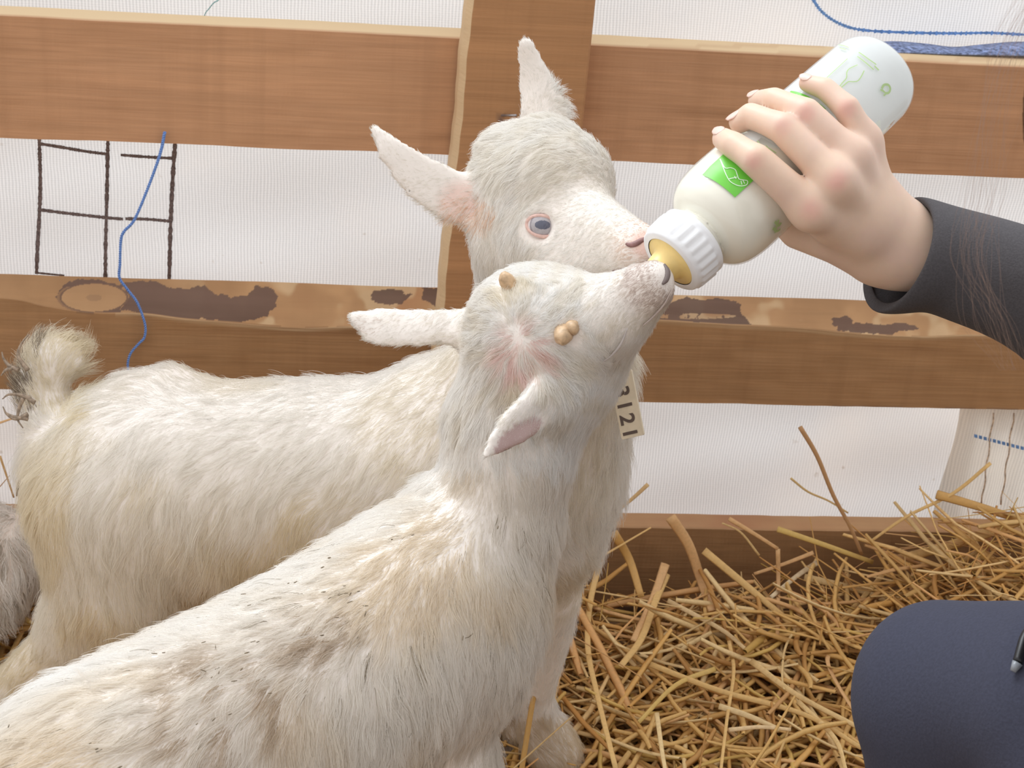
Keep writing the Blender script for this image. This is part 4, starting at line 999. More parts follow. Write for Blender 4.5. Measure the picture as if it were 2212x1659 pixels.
ctrlB = [(1440, 585, .865, -1, .5, 2, .4), (1400, 590, .86, -1, .3, 3, .4), (1350, 610, .875, -1, .4, 4.5, .4), (1300, 650, .88, -1, .5, 6, .35), (1410, 650, .865, -.8, .9, 3, .4), (1350, 720, .885, -.7, 1, 5, .35), (1280, 840, .92, -.6, 1, 8, .3),
    (1200, 600, .90, -.9, -.2, 8, .4), (1230, 660, .89, .5, -.6, 9, .5), (1120, 580, .91, -.8, -.3, 8, .5), (1140, 660, .90, .0, -1, 12, .45), (1060, 680, .91, -.9, -.5, 11, .4), (1060, 740, .90, -1, .05, 12, .35), (1080, 800, .90, -.6, .9, 13, .35), (1130, 810, .89, .1, 1, 13, .4), (1190, 790, .89, .8, .8, 12, .4), (1180, 700, .89, 1, -.5, 9, .45), (1270, 740, .89, .7, .4, 7, .35),
    (900, 705, .95, -1, .05, 5, .15), (780, 690, .95, -1, -.1, 4, .2), (980, 705, .94, -1, 0, 7, .25), (1160, 890, .88, -.8, .6, 5, .2), (1080, 960, .865, -.8, .6, 5, .2), (1110, 925, .87, -.8, .5, 5, .2),
    (1020, 900, .93, -.3, 1, 14, .3), (1110, 950, .91, .1, 1, 15, .3), (1210, 950, .92, .2, 1, 18, .35), (1080, 1080, .91, -.1, 1, 18, .3), (980, 1080, .92, -.8, 1, 18, .3), (1180, 1150, .92, .1, 1, 20, .35),
    (850, 1080, .93, -1, .5, 16, .35), (700, 1200, .89, -1, .45, 18, .35), (900, 1200, .88, -.6, .9, 20, .3), (1050, 1300, .88, -.1, 1, 22, .3), (1130, 1400, .9, .1, 1, 20, .35), (750, 1330, .85, -.6, .8, 22, .35), (900, 1450, .86, -.2, 1, 24, .3), (500, 1300, .86, -1, .4, 18, .35), (550, 1450, .81, -.7, .6, 22, .35), (300, 1420, .80, -1, .45, 18, .35), (350, 1600, .76, -.7, .6, 22, .3), (120, 1550, .78, -1, .5, 20, .35), (700, 1600, .83, -.3, 1, 24, .3), (980, 1620, .93, 0, 1, 16, .3), (100, 1650, .76, -1, .5, 20, .3)]
def furcolB(W, g):
    px, py, d = pix_arr(W); n = len(W)
    b = np.tile([0.975, 0.965, 0.945], (n, 1)); side = sst(-60, 160, (py - (1500 - 0.62 * (px - 100))))[:, None] * (py > 1000)[:, None]  # side: warm shading of the camera-facing flank, mixed into the hair colour
    y = sst(0.40, 0.66, fbm(W, 14, 44))[:, None]
    k = np.clip(0.22 * y + side * (0.38 + 0.50 * y), 0, 1); b = b * (1 - k) + np.array([0.88, 0.785, 0.65]) * k
    hd = py < 930; an_ = np.arctan2(py - 742, px - 1118); rr_ = np.hypot(px - 1118, py - 742); pk = (spot(W, 1140, 762, .895, 0.022) * sst(.45, .62, noise(np.c_[an_ * 5, rr_ / 60, rr_ * 0], 1.6, 5)))[:, None]; b = b * (1 - .65 * pk) + np.array([0.95, 0.70, 0.66]) * .65 * pk
    st_ = (sst(.35, .75, noise(np.c_[an_ * 9, rr_ / 55, rr_ * 0 + 3], 1.5, 9)) * hd)[:, None]; b = b * (1 - .08 * st_ * np.array([.7, 1.0, 1.6]))
    yl = np.clip(spot(W, 1110, 640, .90, .016) + spot(W, 1240, 770, .895, .016) + spot(W, 1120, 830, .90, .012), 0, 1)[:, None]; b = b * (1 - .35 * yl) + np.array([0.92, 0.82, 0.62]) * .35 * yl
    dirt = np.zeros(n)
    for a, c, dd, r, s_ in ((715, 1340, .84, .040, .8), (770, 1310, .85, .022, .8), (520, 1480, .80, .055, .85), (470, 1560, .78, .045, .75), (640, 1400, .82, .028, .7), (430, 1640, .76, .035, .5), (560, 1420, .81, .025, .8)):
        dirt = np.maximum(dirt, s_ * sst(r, r * .2, np.linalg.norm(W - P(a, c, dd), axis=1)))
    dm = sst(0.44, 0.56, fbm(W, 85, 5)) * dirt; dm = dm[:, None] * 0.92 + 0.16 * dirt[:, None]; b = b * (1 - dm) + np.array([0.52, 0.39, 0.26]) * dm
    fl = (fbm(W, 300, 17) > 0.775) & (py > 1100); b[fl] = [0.30, 0.25, 0.18]
    ms = spot(W, 1415, 600, .868, .024)[:, None]; b = b * (1 - .7 * ms) + np.array([0.66, 0.54, 0.49]) * .7 * ms
    tip = np.hypot((px - 805) / 30, (py - 697) / 26) < 1; b[tip & (g.random(n) < .5)] *= np.array([.78, .70, .66])
    return b * (0.94 + 0.08 * g.random((n, 1)))
c2 = grow('coat', VB, FB, NB, 190000, ctrlB, furcolB, gB, maskB, rad=0.000115, clump=0.8, csize=34, wave=0.10, seed=21)
c2['kind'] = 'stuff'
def bud(px, py, parent, r, hgt_, tilt):
    h, nn = hit(bvB, px, py); nn = nn if nn @ (CC - h) > 0 else -nn; ax = nn + 0.3 * np.array(tilt); 
    V, F = lathe([(-.004, r * 1.15), (0, r * 1.1), (hgt_ * .35, r * 1.0), (hgt_ * .7, r * .82), (hgt_ * .92, r * .5), (hgt_, r * .1)], h, ax, 20, True, True)
    V = np.array(V); V += (noise(V, 300)[:, None] - .5) * .0012; return mesh('horn_bud', V, F, M_HORN, parent)
bud(1101, 614, gB, 0.0047, 0.0085, -CR + CU); bud(1217, 722, gB, 0.0052, 0.0098, -CU * .6 + CR * .2)
bud(1236, 708, gB, 0.0040, 0.0060, CR)
V, F = surf_tube(bvB, [(1422, 562), (1434, 572), (1441, 588), (1438, 604), (1430, 614)], 0.0016, 0.0006, 0.6); mesh('nostril', V, F, simple('dark grey nostril', (0.16, 0.12, 0.11), 0.5), gB)
V, F = surf_tube(bvB, [(1352, 706), (1338, 738), (1318, 762), (1300, 775)], 0.0007, 0.0022, 0.5); e2 = mesh('eyelid', V, F, simple('grey lashes', (0.52, 0.47, 0.45), 0.6), gB); e2['label'] = 'grey lash line of the half-hidden eye'
V, F = surf_tube(bvB, [(1446, 628), (1432, 655), (1408, 682), (1385, 702)], 0.0006, 0.0012, 0.5); mesh('mouth', V, F, simple('grey lip line', (0.55, 0.46, 0.42), 0.6), gB)
for p_ in (p0, p1, p2, p3): hoof_at(np.array([p_[0] + .004, p_[1] + .006, -0.004]), gB, 0.017)

# bits of dry dirt caught in the coat
db = []
gd = np.random.default_rng(5)
spots = [(1000, 1377), (1008, 1372), (876, 1583), (530, 1300), (478, 1276), (640, 1272), (625, 1276), (715, 1218), (540, 1319), (505, 1277), (440, 1402), (335, 1425), (355, 1423), (700, 1240), (1072, 1140), (545, 1398), (556, 1395), (195, 1612), (215, 1628), (210, 1625), (30, 1578), (258, 1660)]
for a, b, sx_, sy_, n_ in ((735, 1330, 45, 32, 9), (775, 1300, 30, 20, 4), (520, 1470, 50, 45, 8), (500, 1560, 40, 40, 4), (700, 1310, 200, 120, 5)):
    spots += [(a + gd.normal(0, sx_), b + gd.normal(0, sy_)) for _ in range(n_)]
for a, b in spots:
    try: h, nn = hit(bvB, a, b)
    except RuntimeError: continue
    nn = nn if nn @ (CC - h) > 0 else -nn; c = h + nn * gd.uniform(.0030, .0048); t_ = CR * gd.normal(.8, .5) + CU * gd.normal(.5, .5); t_ -= (t_ @ nn) * nn; t_ /= np.linalg.norm(t_); L_ = gd.uniform(.0006, .0017)
    db.append(tube([c - t_ * L_, c, c + t_ * L_], [.0002, gd.uniform(.0002, .00045), .0002], 6))
V, F = join(db); o = mesh('dirt_flecks', V, F, simple('dry dirt', (0.20, 0.155, 0.10), 0.9, 0.4, 800), gB); o['kind'] = 'stuff'; o['label'] = 'dark dirt flecks in the coat'

# ================================================================== third kid lying at the left edge
gC = empty('goat', (P(-150, 1250, 1.3)[0], P(-150, 1250, 1.3)[1], 0.0))
tag(gC, 'dirty woolly goat kid partly seen at the left edge, lying in the straw', 'goat')
f = Field((-0.95, 0.95, -0.03), (-0.33, 1.25, 0.38), 0.0045)
ch([(15, 1200, 1.33, 92), (-80, 1190, 1.33, 118), (-250, 1200, 1.33, 130), (-420, 1190, 1.33, 115)], 0.03)
ch([(-420, 1170, 1.33, 90), (-520, 1020, 1.31, 62), (-560, 930, 1.30, 58)], 0.03); ch([(-560, 920, 1.30, 62), (-640, 950, 1.29, 40), (-680, 965, 1.285, 28)], 0.02)
f.flat([(P(-540, 900, 1.31), .012, .005), (P(-500, 840, 1.32), .016, .004), (P(-480, 800, 1.32), .005, .004)], VIEW, .01)
f.flat([(P(-590, 890, 1.31), .012, .005), (P(-640, 840, 1.32), .016, .004), (P(-670, 810, 1.32), .005, .004)], VIEW, .01)
ch([(-20, 1290, 1.30, 60), (-120, 1340, 1.29, 40), (-220, 1340, 1.29, 26)], 0.02); ch([(-380, 1280, 1.31, 50), (-480, 1350, 1.29, 26), (-400, 1390, 1.28, 24)], 0.02)
VC, FC = f.mesh(1); NC_ = vnormals(VC, FC)
body = quadmesh('body', VC, FC, M_GSKIN, gC); vcol(body, 'skin', np.tile([0.80, 0.70, 0.63], (len(VC), 1)))
def furcolC(W, g):
    n = len(W); b = np.tile([0.97, 0.92, 0.87], (n, 1)); k = (sst(.57, .62, fbm(W, 110, 6)) * (g.random(n) < .8))[:, None]; return (b * (1 - .6 * k) + np.array([.34, .27, .18]) * .6 * k) * (.9 + .15 * g.random((n, 1)))
ctrlC = [(0, 1100, 1.28, -.8, .3, 24, .4), (30, 1180, 1.27, .2, 1, 26, .4), (-60, 1250, 1.27, .1, 1, 24, .4), (80, 1200, 1.3, .5, 1, 20, .5), (-300, 1200, 1.25, .3, 1, 22, .4), (-540, 950, 1.27, .2, 1, 12, .3), (-650, 950, 1.27, 1, -.1, 7, .3)]
c3 = grow('coat', VC, FC, NC_, 22000, ctrlC, furcolC, gC, None, rad=0.0002, clump=0.85, csize=22, wave=0.15, seed=31); c3['kind'] = 'stuff'
bvC = caster(VC, FC)
V, F = lathe([(0, .001), (.004, .006), (.008, .001)], P(-600, 925, 1.265), VIEW, 12); mesh('eye', V, F, M_PUP, gC)
#==PART3==

# ================================================================== feeding bottle
B0 = P(1447, 566, .885); B1 = P(1903, 152, .940); BA = (B1 - B0); BL = np.linalg.norm(BA); BA /= BL
bt = empty('feeding_bottle', B0); tag(bt, 'translucent plastic baby bottle of milk with green print, held tilted by the hand', 'bottle')
bu = np.cross(BA, (0.3, 0.2, 1)); bu /= np.linalg.norm(bu); bv_ = np.cross(BA, bu)
prof = [(.016, .0158), (.0215, .0158), (.0222, .0170), (.0245, .0172), (.0252, .0162), (.0266, .0200), (.029, .0242), (.033, .0280), (.039, .0305), (.048, .0317), (.062, .0318), (BL * .5, .0308), (BL - .022, .0292), (BL - .010, .0286), (BL - .003, .0264), (BL + .0015, .0222), (BL + .0038, .0150), (BL + .0042, .0)]
pc = catmull([(a, b, 0) for a, b in prof], 4)[:, :2]; pc[:, 1] = np.maximum(pc[:, 1], 1e-5)
def shell_mat():
    t = NT('frosted bottle plastic'); d = t.n('ShaderNodeBsdfDiffuse'); d.inputs[0].default_value = (.95, .97, .97, 1)
    tr = t.n('ShaderNodeBsdfTranslucent'); tr.inputs[0].default_value = (.97, .99, .99, 1); tp = t.n('ShaderNodeBsdfTransparent')
    m1 = t.n('ShaderNodeMixShader'); m1.inputs[0].default_value = .5; t.l(d.outputs[0], m1.inputs[1]); t.l(tr.outputs[0], m1.inputs[2])
    m2 = t.n('ShaderNodeMixShader'); m2.inputs[0].default_value = .80; t.l(m1.outputs[0], m2.inputs[1]); t.l(tp.outputs[0], m2.inputs[2])
    gl = t.n('ShaderNodeBsdfGlossy'); gl.inputs['Roughness'].default_value = .13; lw = t.n('ShaderNodeLayerWeight'); lw.inputs[0].default_value = .5; fr = t.n('ShaderNodeMath', operation='MULTIPLY_ADD'); t.l(t.math('POWER', lw.outputs['Facing'], 5.0), fr.inputs[0]); fr.inputs[1].default_value = .45; fr.inputs[2].default_value = .045
    m3 = t.n('ShaderNodeMixShader'); t.l(fr.outputs[0], m3.inputs[0]); t.l(m2.outputs[0], m3.inputs[1]); t.l(gl.outputs[0], m3.inputs[2])
    return t.surf(m3.outputs[0])
V, F = lathe(pc.tolist(), B0, BA, 72); mesh('bottle_body', V, F, shell_mat(), bt)
bvh_b = BVHTree.FromPolygons([tuple(v) for v in V], F)
# milk: the inside profile cut by a level surface
lvl = P(1735, 300, .90)[2]
fm = Field(B0 - .05, B1 + .05, .0016); pi_ = [(a, max(b - .0016, .001)) for a, b in prof[5:]]
fm.chain([(B0 + BA * (a + (.028 if a < .036 else 0.0)) , 0.001) for a, b in pi_[:1]], .001)
g_ = np.stack(np.meshgrid(*[fm.lo[i] + fm.h * np.arange(fm.n[i]) for i in range(3)], indexing='ij'), -1)
rel = g_ - B0; s_ = rel @ BA; rr_ = np.linalg.norm(rel - s_[..., None] * BA, axis=-1)
ri = np.interp(s_, [a for a, b in prof], [max(b - .0006, .0) for a, b in prof]); dm_ = np.maximum(rr_ - ri, np.maximum(.018 - s_, s_ - (BL + .003)))
fm.D = np.maximum(dm_, g_[..., 2] - lvl).astype(np.float32)
V, F = fm.mesh(2); mk = quadmesh('milk', V, F, simple('creamy milk', (0.93, 0.90, 0.78), 0.35, 0.01, 20), bt)
V, F = lathe([(a, max(b - .0007, .0)) for a, b in pc.tolist() if a > .034], B0, BA, 72); V = np.array(V); keep = V[:, 2] > lvl - .0005
F = [q0 for q0 in F if all(keep[i] for i in q0)]; film = mesh('milk_film', V, F, None, bt)
_t = NT('milky film'); _d = _t.n('ShaderNodeBsdfDiffuse'); _d.inputs[0].default_value = (.84, .87, .88, 1); _r = _t.n('ShaderNodeBsdfTranslucent'); _r.inputs[0].default_value = (.90, .94, .95, 1)
_m = _t.n('ShaderNodeMixShader'); _m.inputs[0].default_value = .35; _t.l(_d.outputs[0], _m.inputs[1]); _t.l(_r.outputs[0], _m.inputs[2]); film.data.materials.append(_t.surf(_m.outputs[0])); film['label'] = 'thin milky film inside the empty upper part'
# white screw collar with ribs
n = 96; rings = [(0.0, .0165, 0), (0.0, .0198, 0), (.0010, .0209, 0), (.0030, .0214, 0), (.0042, .0214, 1), (.0150, .0219, 1), (.0162, .0219, 0), (.0180, .0222, 0), (.0198, .0222, 0), (.0208, .0212, 0), (.0208, .0160, 0)]
V, F = [], []
for s__, r, rib in rings:
    for k in range(n):
        t = 2 * math.pi * k / n; r2_ = r + (0.0010 if (rib and (k % 4) in (1, 2)) else 0)
        V.append(B0 + BA * s__ + r2_ * (math.cos(t) * bu + math.sin(t) * bv_))
for a in range(len(rings) - 1):
    for k in range(n): F.append((a * n + k, a * n + (k + 1) % n, (a + 1) * n + (k + 1) % n, (a + 1) * n + k))
col_ = mesh('screw_collar', V, F, simple('white collar plastic', (0.86, 0.87, 0.89), 0.32, 0.02, 100), bt); col_['label'] = 'white ribbed screw collar'
V, F = lathe([(0.001, .0165), (0.0002, .0160), (-.0004, .0120), (-.0025, .0100), (-.007, .0093), (-.012, .0088), (-.018, .0072), (-.026, .0056), (-.031, .0040), (-.033, .0005)], B0, BA, 40)
tt = mesh('teat', V, F, simple('amber rubber', (0.93, 0.70, 0.28), 0.35, 0.08, 90), bt); tt['label'] = 'amber rubber teat'
V, F = lathe([(.0205, .0150), (.0205, .0164), (.0220, .0166), (.0222, .0150)], B0, BA, 48); nr = mesh('neck_ring', V, F, simple('yellowed neck', (0.72, 0.66, 0.42), 0.3), bt)
def cyl(px, py):
    v = Vector(ray(px, py)).normalized(); r = bvh_b.ray_cast(Vector(CC), v); h = np.array(r[0]) - B0; s = h @ BA; q = h - s * BA
    return s, math.atan2(q @ bv_, q @ bu)
def rad_at(s): return float(np.interp(s, [a for a, b in prof], [b for a, b in prof]))
def on_b(s, t, out=.0002): r = rad_at(s) + out; return B0 + BA * s + r * (math.cos(t) * bu + math.sin(t) * bv_)
def patch(s0, s1, t0, t1, out):
    ns, nt = 10, 24; V = [on_b(s0 + (s1 - s0) * a / ns, t0 + (t1 - t0) * b / nt, out) for a in range(ns + 1) for b in range(nt + 1)]
    return V, [(a * (nt + 1) + b, a * (nt + 1) + b + 1, (a + 1) * (nt + 1) + b + 1, (a + 1) * (nt + 1) + b) for a in range(ns) for b in range(nt)]
sa, ta = cyl(1517, 379); sb, tb = cyl(1587, 427); sc2, tc2 = cyl(1560, 337)
M_GREEN = simple('green print', (0.16, 0.60, 0.06), 0.35, 0.04, 60); M_PW = simple('white print', (0.75, 0.92, 0.72), 0.4); M_GL = simple('pale green print', (0.45, 0.62, 0.28), 0.4)
sd0, td0 = cyl(1700, 206); sd1, td1 = cyl(1766, 252); sd2, td2 = cyl(1722, 190); s_lo = (sa + sb) / 2
for V, F in (patch(s_lo, s_lo + .018, ta, tb, .0005), patch((sd0 + sd1) / 2 - .006, (sd0 + sd1) / 2 + .0055, td0, td1, .0005)):
    gp = mesh('green_print', V, F, M_GREEN, bt); gp['label'] = 'green printed panel'
def bline(pts, w_, out=.0008, sm=True):
    Q = [cyl(a, b) for a, b in pts]; q = catmull([(a, b, 0) for a, b in Q], 5)[:, :2] if sm and len(Q) > 2 else np.array(Q)
    if len(q) == 2: q = np.linspace(q[0], q[1], 5)
    W3 = np.array([on_b(a, b, out) for a, b in q]); T = np.gradient(W3, axis=0); T /= np.linalg.norm(T, axis=1)[:, None]; V, F = [], []
    for (a, b), p, t in zip(q, W3, T):
        nn = math.cos(b) * bu + math.sin(b) * bv_; sd = np.cross(t, nn); V += [p + sd * w_ / 2, p - sd * w_ / 2]
    for k in range(len(q) - 1): F.append((2 * k, 2 * k + 1, 2 * k + 3, 2 * k + 2))
    return V, F
wl_ = [[(1556, 345), (1562, 362), (1568, 378), (1576, 392), (1588, 400), (1600, 403), (1612, 400), (1614, 392), (1606, 390), (1596, 388), (1592, 378), (1588, 368), (1578, 364), (1566, 364), (1556, 345)],
       [(1574, 388), (1584, 386), (1592, 384)], [(1586, 382), (1590, 388)], [(1604, 390), (1608, 398)], [(1600, 392), (1602, 400)]]
wl_ += [[(1716 + 7 * k, 205 + 5 * k), (1722 + 7 * k, 222 + 4 * k)] for k in range(7)] + [[(1722 + 7 * k, 206 + 5 * k), (1714 + 7 * k, 218 + 4 * k)] for k in range(6)]
wl_ = [p for p in wl_ if all(bvh_b.ray_cast(Vector(CC), Vector(ray(*q_)).normalized())[0] for q_ in p)]
for gg in (wl_[:5], wl_[5:]):
    if gg: V, F = join([bline(p, .0005) for p in gg]); mesh('white_print', V, F, M_PW, bt)
gl_ = [([(1855, 115), (1875, 129), (1892, 141)], .0007), ([(1852, 124), (1868, 136), (1886, 152)], .0007), ([(1888, 144), (1897, 153)], .0009), ([(1812, 99), (1834, 105)], .0006), ([(1815, 106), (1828, 110)], .0006),
       ([(1831, 129), (1808, 150), (1784, 172)], .0005), ([(1852, 142), (1835, 150), (1829, 158), (1828, 170), (1818, 182), (1809, 194)], .0006), ([(1866, 154), (1860, 166), (1852, 176), (1842, 178), (1832, 178), (1822, 186), (1812, 194)], .0006),
       ([(1903, 192), (1908, 184), (1917, 184), (1921, 192), (1918, 200), (1911, 202)], .0014), ([(1900, 194), (1907, 198), (1911, 202), (1907, 207)], .0010), ([(1907, 198), (1903, 193)], .0010), ([(1812, 192), (1808, 196)], .0014),
       ([(1640, 312), (1660, 322), (1676, 332)], .0006), ([(1636, 306), (1642, 314)], .0005), ([(1655, 316), (1661, 326)], .0005)]
V, F = join([bline(p, w_) for p, w_ in gl_]); mesh('drawn_print', V, F, M_GL, bt)
V, F = join([bline([(1672, 478), (1680, 486), (1686, 480)], .0016), bline([(1668, 492), (1676, 498), (1684, 494)], .0016), bline([(1680, 474), (1676, 488), (1672, 502)], .0014)])
mesh('leaf_print', V, F, M_GL, bt)

# ================================================================== person feeding the kid
ps = empty('person', (0.46, 0.42, 0.0)); tag(ps, 'crouching person at the right edge in dark jacket and navy trousers, holding the bottle', 'person')
def onb(px, py, r, gap=0.0):
    """depth for a finger joint of radius r lying against the bottle"""
    v = ray(px, py); best = None; R = .0306 + r + gap - .0012
    o = CC - B0; a_ = v - (v @ BA) * BA; b_ = o - (o @ BA) * BA; A = a_ @ a_; Bq = 2 * a_ @ b_; Cq = b_ @ b_ - R * R; D = Bq * Bq - 4 * A * Cq
    t = (-Bq - math.sqrt(D)) / (2 * A) if D > 0 else -Bq / (2 * A)
    return t
HC = np.array([0.277, 0.53, 0.71])
fh = Field((0.06, 0.40, 0.40), (0.47, 0.97, 0.84), .0015)
def jt(px, py, rpx, gap=0.0):
    r = rpx * .87 / FPX; d = onb(px, py, r, gap); return (P(px, py, d), r)
wr_ = (P(1935, 527, .915), R_(80, .915))
mcp = [(P(1752, 452, .873), R_(43, .87)), (P(1806, 392, .868), R_(42, .87)), (P(1842, 340, .876), R_(38, .87)), (P(1868, 305, .888), R_(33, .89))]
fing = [[(1632, 345, 35, .002), (1585, 314, 30, .0), (1562, 300, 25, .0)], [(1692, 277, 34, .003), (1622, 250, 29, .0), (1598, 264, 25, .0)],
        [(1741, 244, 33, .003), (1672, 216, 28, .0), (1638, 218, 24, .0)], [(1829, 234, 29, .004), (1783, 192, 25, .0), (1744, 180, 20, .0)]]
tips = []
for (mp, mr), js in zip(mcp, fing):
    pts = [(wr_[0] * .55 + mp * .45 + np.array([0, 0, .0]), mr * 1.15), (mp, mr)]
    jj = [jt(*j) for j in js]
    mid = ((mp + jj[0][0]) / 2 + (CC - mp) / np.linalg.norm(CC - mp) * .001, (mr + jj[0][1]) / 2 * .97)
    m2_ = ((jj[0][0] + jj[1][0]) / 2, (jj[0][1] + jj[1][1]) / 2 * .95)
    fh.chain(pts[1:] + [mid] + [(jj[0][0], jj[0][1] * 1.02), m2_] + jj[1:], .0022); tips.append(jj)
for mp, mr in mcp: fh.chain([wr_, (wr_[0] * .35 + mp * .65, mr * 1.05), (mp, mr * .98)], .009)
fh.chain([(P(1800, 470, .895), R_(58, .9)), (P(1850, 480, .90), R_(70, .9))], .012)
fh.chain([wr_, (P(1880, 545, .915), R_(62, .91)), (P(1800, 520, .915), R_(48, .91)), (P(1722, 500, .935), R_(38, .93)), (P(1660, 440, .955), R_(32, .95)), (P(1620, 395, .955), R_(28, .95))], .010)
fh.chain([wr_, (P(2060, 575, .912), R_(72, .9)), (P(2200, 620, .895), R_(80, .89)), (np.array([.42, .70, .455]), .028), (np.array([.43, .48, .58]), .034), (np.array([.42, .47, .61]), .04)], .01)

def handcol(W):
    b = np.tile([0.78, 0.57, 0.455], (len(W), 1))
    for c, r, a in [(m_[0] + (CC - m_[0]) / np.linalg.norm(CC - m_[0]) * m_[1], .010, .75) for m_ in mcp[:2]] + [(m_[0], .010, .35) for m_ in mcp[2:]] + [(j[0][0] + (CC - j[0][0]) / np.linalg.norm(CC - j[0][0]) * j[0][1], .008, .6) for j in tips] + [(j[2][0], .008, .5) for j in tips]:
        k = (sst(r, r * .2, np.linalg.norm(W - c, axis=1)) * a)[:, None]; b = b * (1 - k) + np.array([0.80, 0.42, 0.36]) * k
    k = (sst(.42, .62, fbm(W, 45, 3)) * .35)[:, None]; b = b * (1 - k) + np.array([0.84, 0.63, 0.45]) * k
    return b
# head, neck
hf = np.array([-.62, .62, -.48]); hf /= np.linalg.norm(hf); hr = np.cross(hf, (0, 0, 1)); hr /= np.linalg.norm(hr); hu = np.cross(hr, hf)
hp = lambda a, b, c: HC + a * hr + b * hf + c * hu
fd = fh
fd.ell(hp(0, -.01, .02), (hr, hf, hu), (.073, .088, .085), .01); fd.ell(hp(0, .025, -.045), (hr, hf, hu), (.055, .062, .062), .03)
fd.chain([(hp(0, .072, -.005), .010), (hp(0, .096, -.035), .010)], .012); fd.ell(hp(0, .080, -.075), (hr, hf, hu), (.022, .010, .009), .008); fd.ell(hp(0, .068, -.105), (hr, hf, hu), (.020, .018, .014), .02)
for s in (-1, 1):
    fd.ell(hp(s * .032, .085, -.002), (hr, hf, hu), (.016, .010, .010), .01, True); fd.ell(hp(s * .074, .0, -.02), (hr, hf, hu), (.008, .017, .028), .008)
fd.chain([(hp(0, -.03, -.06), .050), (np.array([.42, .47, .63]), .050)], .03)
Vp, Fp = fd.mesh(2)
body = quadmesh('body', Vp, Fp, skin_mat('person skin', (0.80, 0.55, 0.45), 0.5, 0.25), ps)
vcol(body, 'skin', handcol(Vp))
M_NAIL = simple('fingernail', (0.86, 0.61, 0.53), 0.3, 0.03, 100)
for j in tips:
    tp, r = j[2]; ax = j[2][0] - j[1][0]; ax /= np.linalg.norm(ax)
    cen = B0 + BA * ((tp - B0) @ BA); nn = tp - cen; nn -= (nn @ ax) * ax; nn /= np.linalg.norm(nn); sd = np.cross(ax, nn); V, F = [], []
    for a in range(9):
        for b in range(9):
            u, v = (a / 8 - .5) * 2, (b / 8 - .5) * 2; k = math.sqrt(max(0, 1 - .55 * abs(u * v)))
            an = u * .62 * k; V.append(tp + ax * (v * k * r * .75 + r * .15) + (r * 1.0 - .0001) * (math.cos(an) * nn * (1 - .10 * max(0, v) ** 2) + math.sin(an) * sd))
    for a in range(8):
        for b in range(8): F.append((a * 9 + b, a * 9 + b + 1, a * 9 + 10 + b, a * 9 + 9 + b))
    o = mesh('fingernail', V, F, M_NAIL, ps); md = o.modifiers.new('s', 'SOLIDIFY'); md.thickness = .0004
for s in (-1, 1):
    V, F = lathe([(-.011, .001), (-.008, .008), (0, .0115), (.008, .008), (.011, .001)], hp(s * .032, .071, -.003), hf, 20); mesh('eye', V, F, M_SCL, ps)

# jacket: one sleeve reaching to the wrist, torso beyond the frame
M_JACK = simple('charcoal jacket cloth', (0.075, 0.070, 0.076), 0.92, 0.15, 900, 0.3)
def loft(rings, n=48):
    V, F = [], []
    for C, U, W_ in rings:
        for k in range(n):
            t = 2 * math.pi * k / n; V.append(C + math.cos(t) * U + math.sin(t) * W_)
    for a in range(len(rings) - 1):
        for k in range(n): F.append((a * n + k, a * n + (k + 1) % n, (a + 1) * n + (k + 1) % n, (a + 1) * n + k))
    return V, F
def ringp(t, b, d, half, shift):
    T_, B_ = P(t[0], t[1], d), P(b[0], b[1], d); return (T_ + B_) / 2, (T_ - B_) / 2, -CF * half + CR * shift
elb = np.array([.43, .70, .455]); sho = np.array([.44, .47, .585])
rg = [ringp((1976, 442), (1925, 655), .915, .031, .010), ringp((1974, 434), (1908, 668), .915, .0335, .010), ringp((1974, 429), (1905, 674), .915, .035, .010), ringp((1984, 430), (1925, 676), .914, .0345, .010), ringp((2010, 437), (1965, 673), .912, .033, .009), ringp((2050, 449), (2010, 668), .910, .032, .008), ringp((2100, 462), (2065, 690), .905, .034, .007), ringp((2180, 480), (2160, 722), .895, .037, .006), ringp((2300, 520), (2280, 800), .880, .041, .004)]
def ringw(C, ax, r):
    ax = np.array(ax) / np.linalg.norm(ax); U = np.cross(ax, -CF); U /= np.linalg.norm(U); U = U if U @ CU > 0 else -U; W_ = np.cross(U, ax); W_ = W_ if W_ @ -CF > 0 else -W_
    return np.array(C), U * r, W_ * r
wc = rg[-1][0]
rg += [ringw(wc * .4 + elb * .6, elb - wc, .048), ringw(elb, (sho - wc), .052), ringw(elb * .6 + sho * .4, sho - elb, .056), ringw(sho, sho - elb, .066)]
V, F = loft(rg); V = np.array(V)
V += (fbm(V, 28, 3)[:, None] - .5) * .0035 * np.clip((V[:, :1] - .235) * 30, 0, 1)
sleeve = mesh('sleeve', V, F, M_JACK, ps); md = sleeve.modifiers.new('s', 'SOLIDIFY'); md.thickness = .0022; md.offset = 0
md = sleeve.modifiers.new('b', 'SUBSURF'); md.levels = 1; md.render_levels = 2
sleeve['label'] = 'charcoal jacket sleeve with open cuff'
fj = Field((.28, .12, .10), (.80, .62, .72), .006)
fj.chain([((.52, .34, .22), .125), ((.53, .36, .36), .12), ((.50, .40, .50), .115), ((.46, .44, .58), .075)], .05); fj.chain([((.43, .46, .595), .062), ((.60, .42, .56), .065)], .05)
fj.chain([((.62, .42, .55), .058), ((.68, .56, .42), .050), ((.60, .70, .40), .042)], .03)
V, F = fj.mesh(2); jk = quadmesh('jacket', V, F, M_JACK, ps)
M_TR = simple('navy trouser cloth', (0.042, 0.045, 0.072), 0.95, 0.12, 700, 0.3)
ft = Field((.14, .18, -.02), (.78, .80, .46), .0045)
ft.chain([(P(2035, 1470, .80), R_(172, .80)), (P(2300, 1530, .74), R_(235, .74)), (np.array([.47, .36, .24]), .095)], .04)
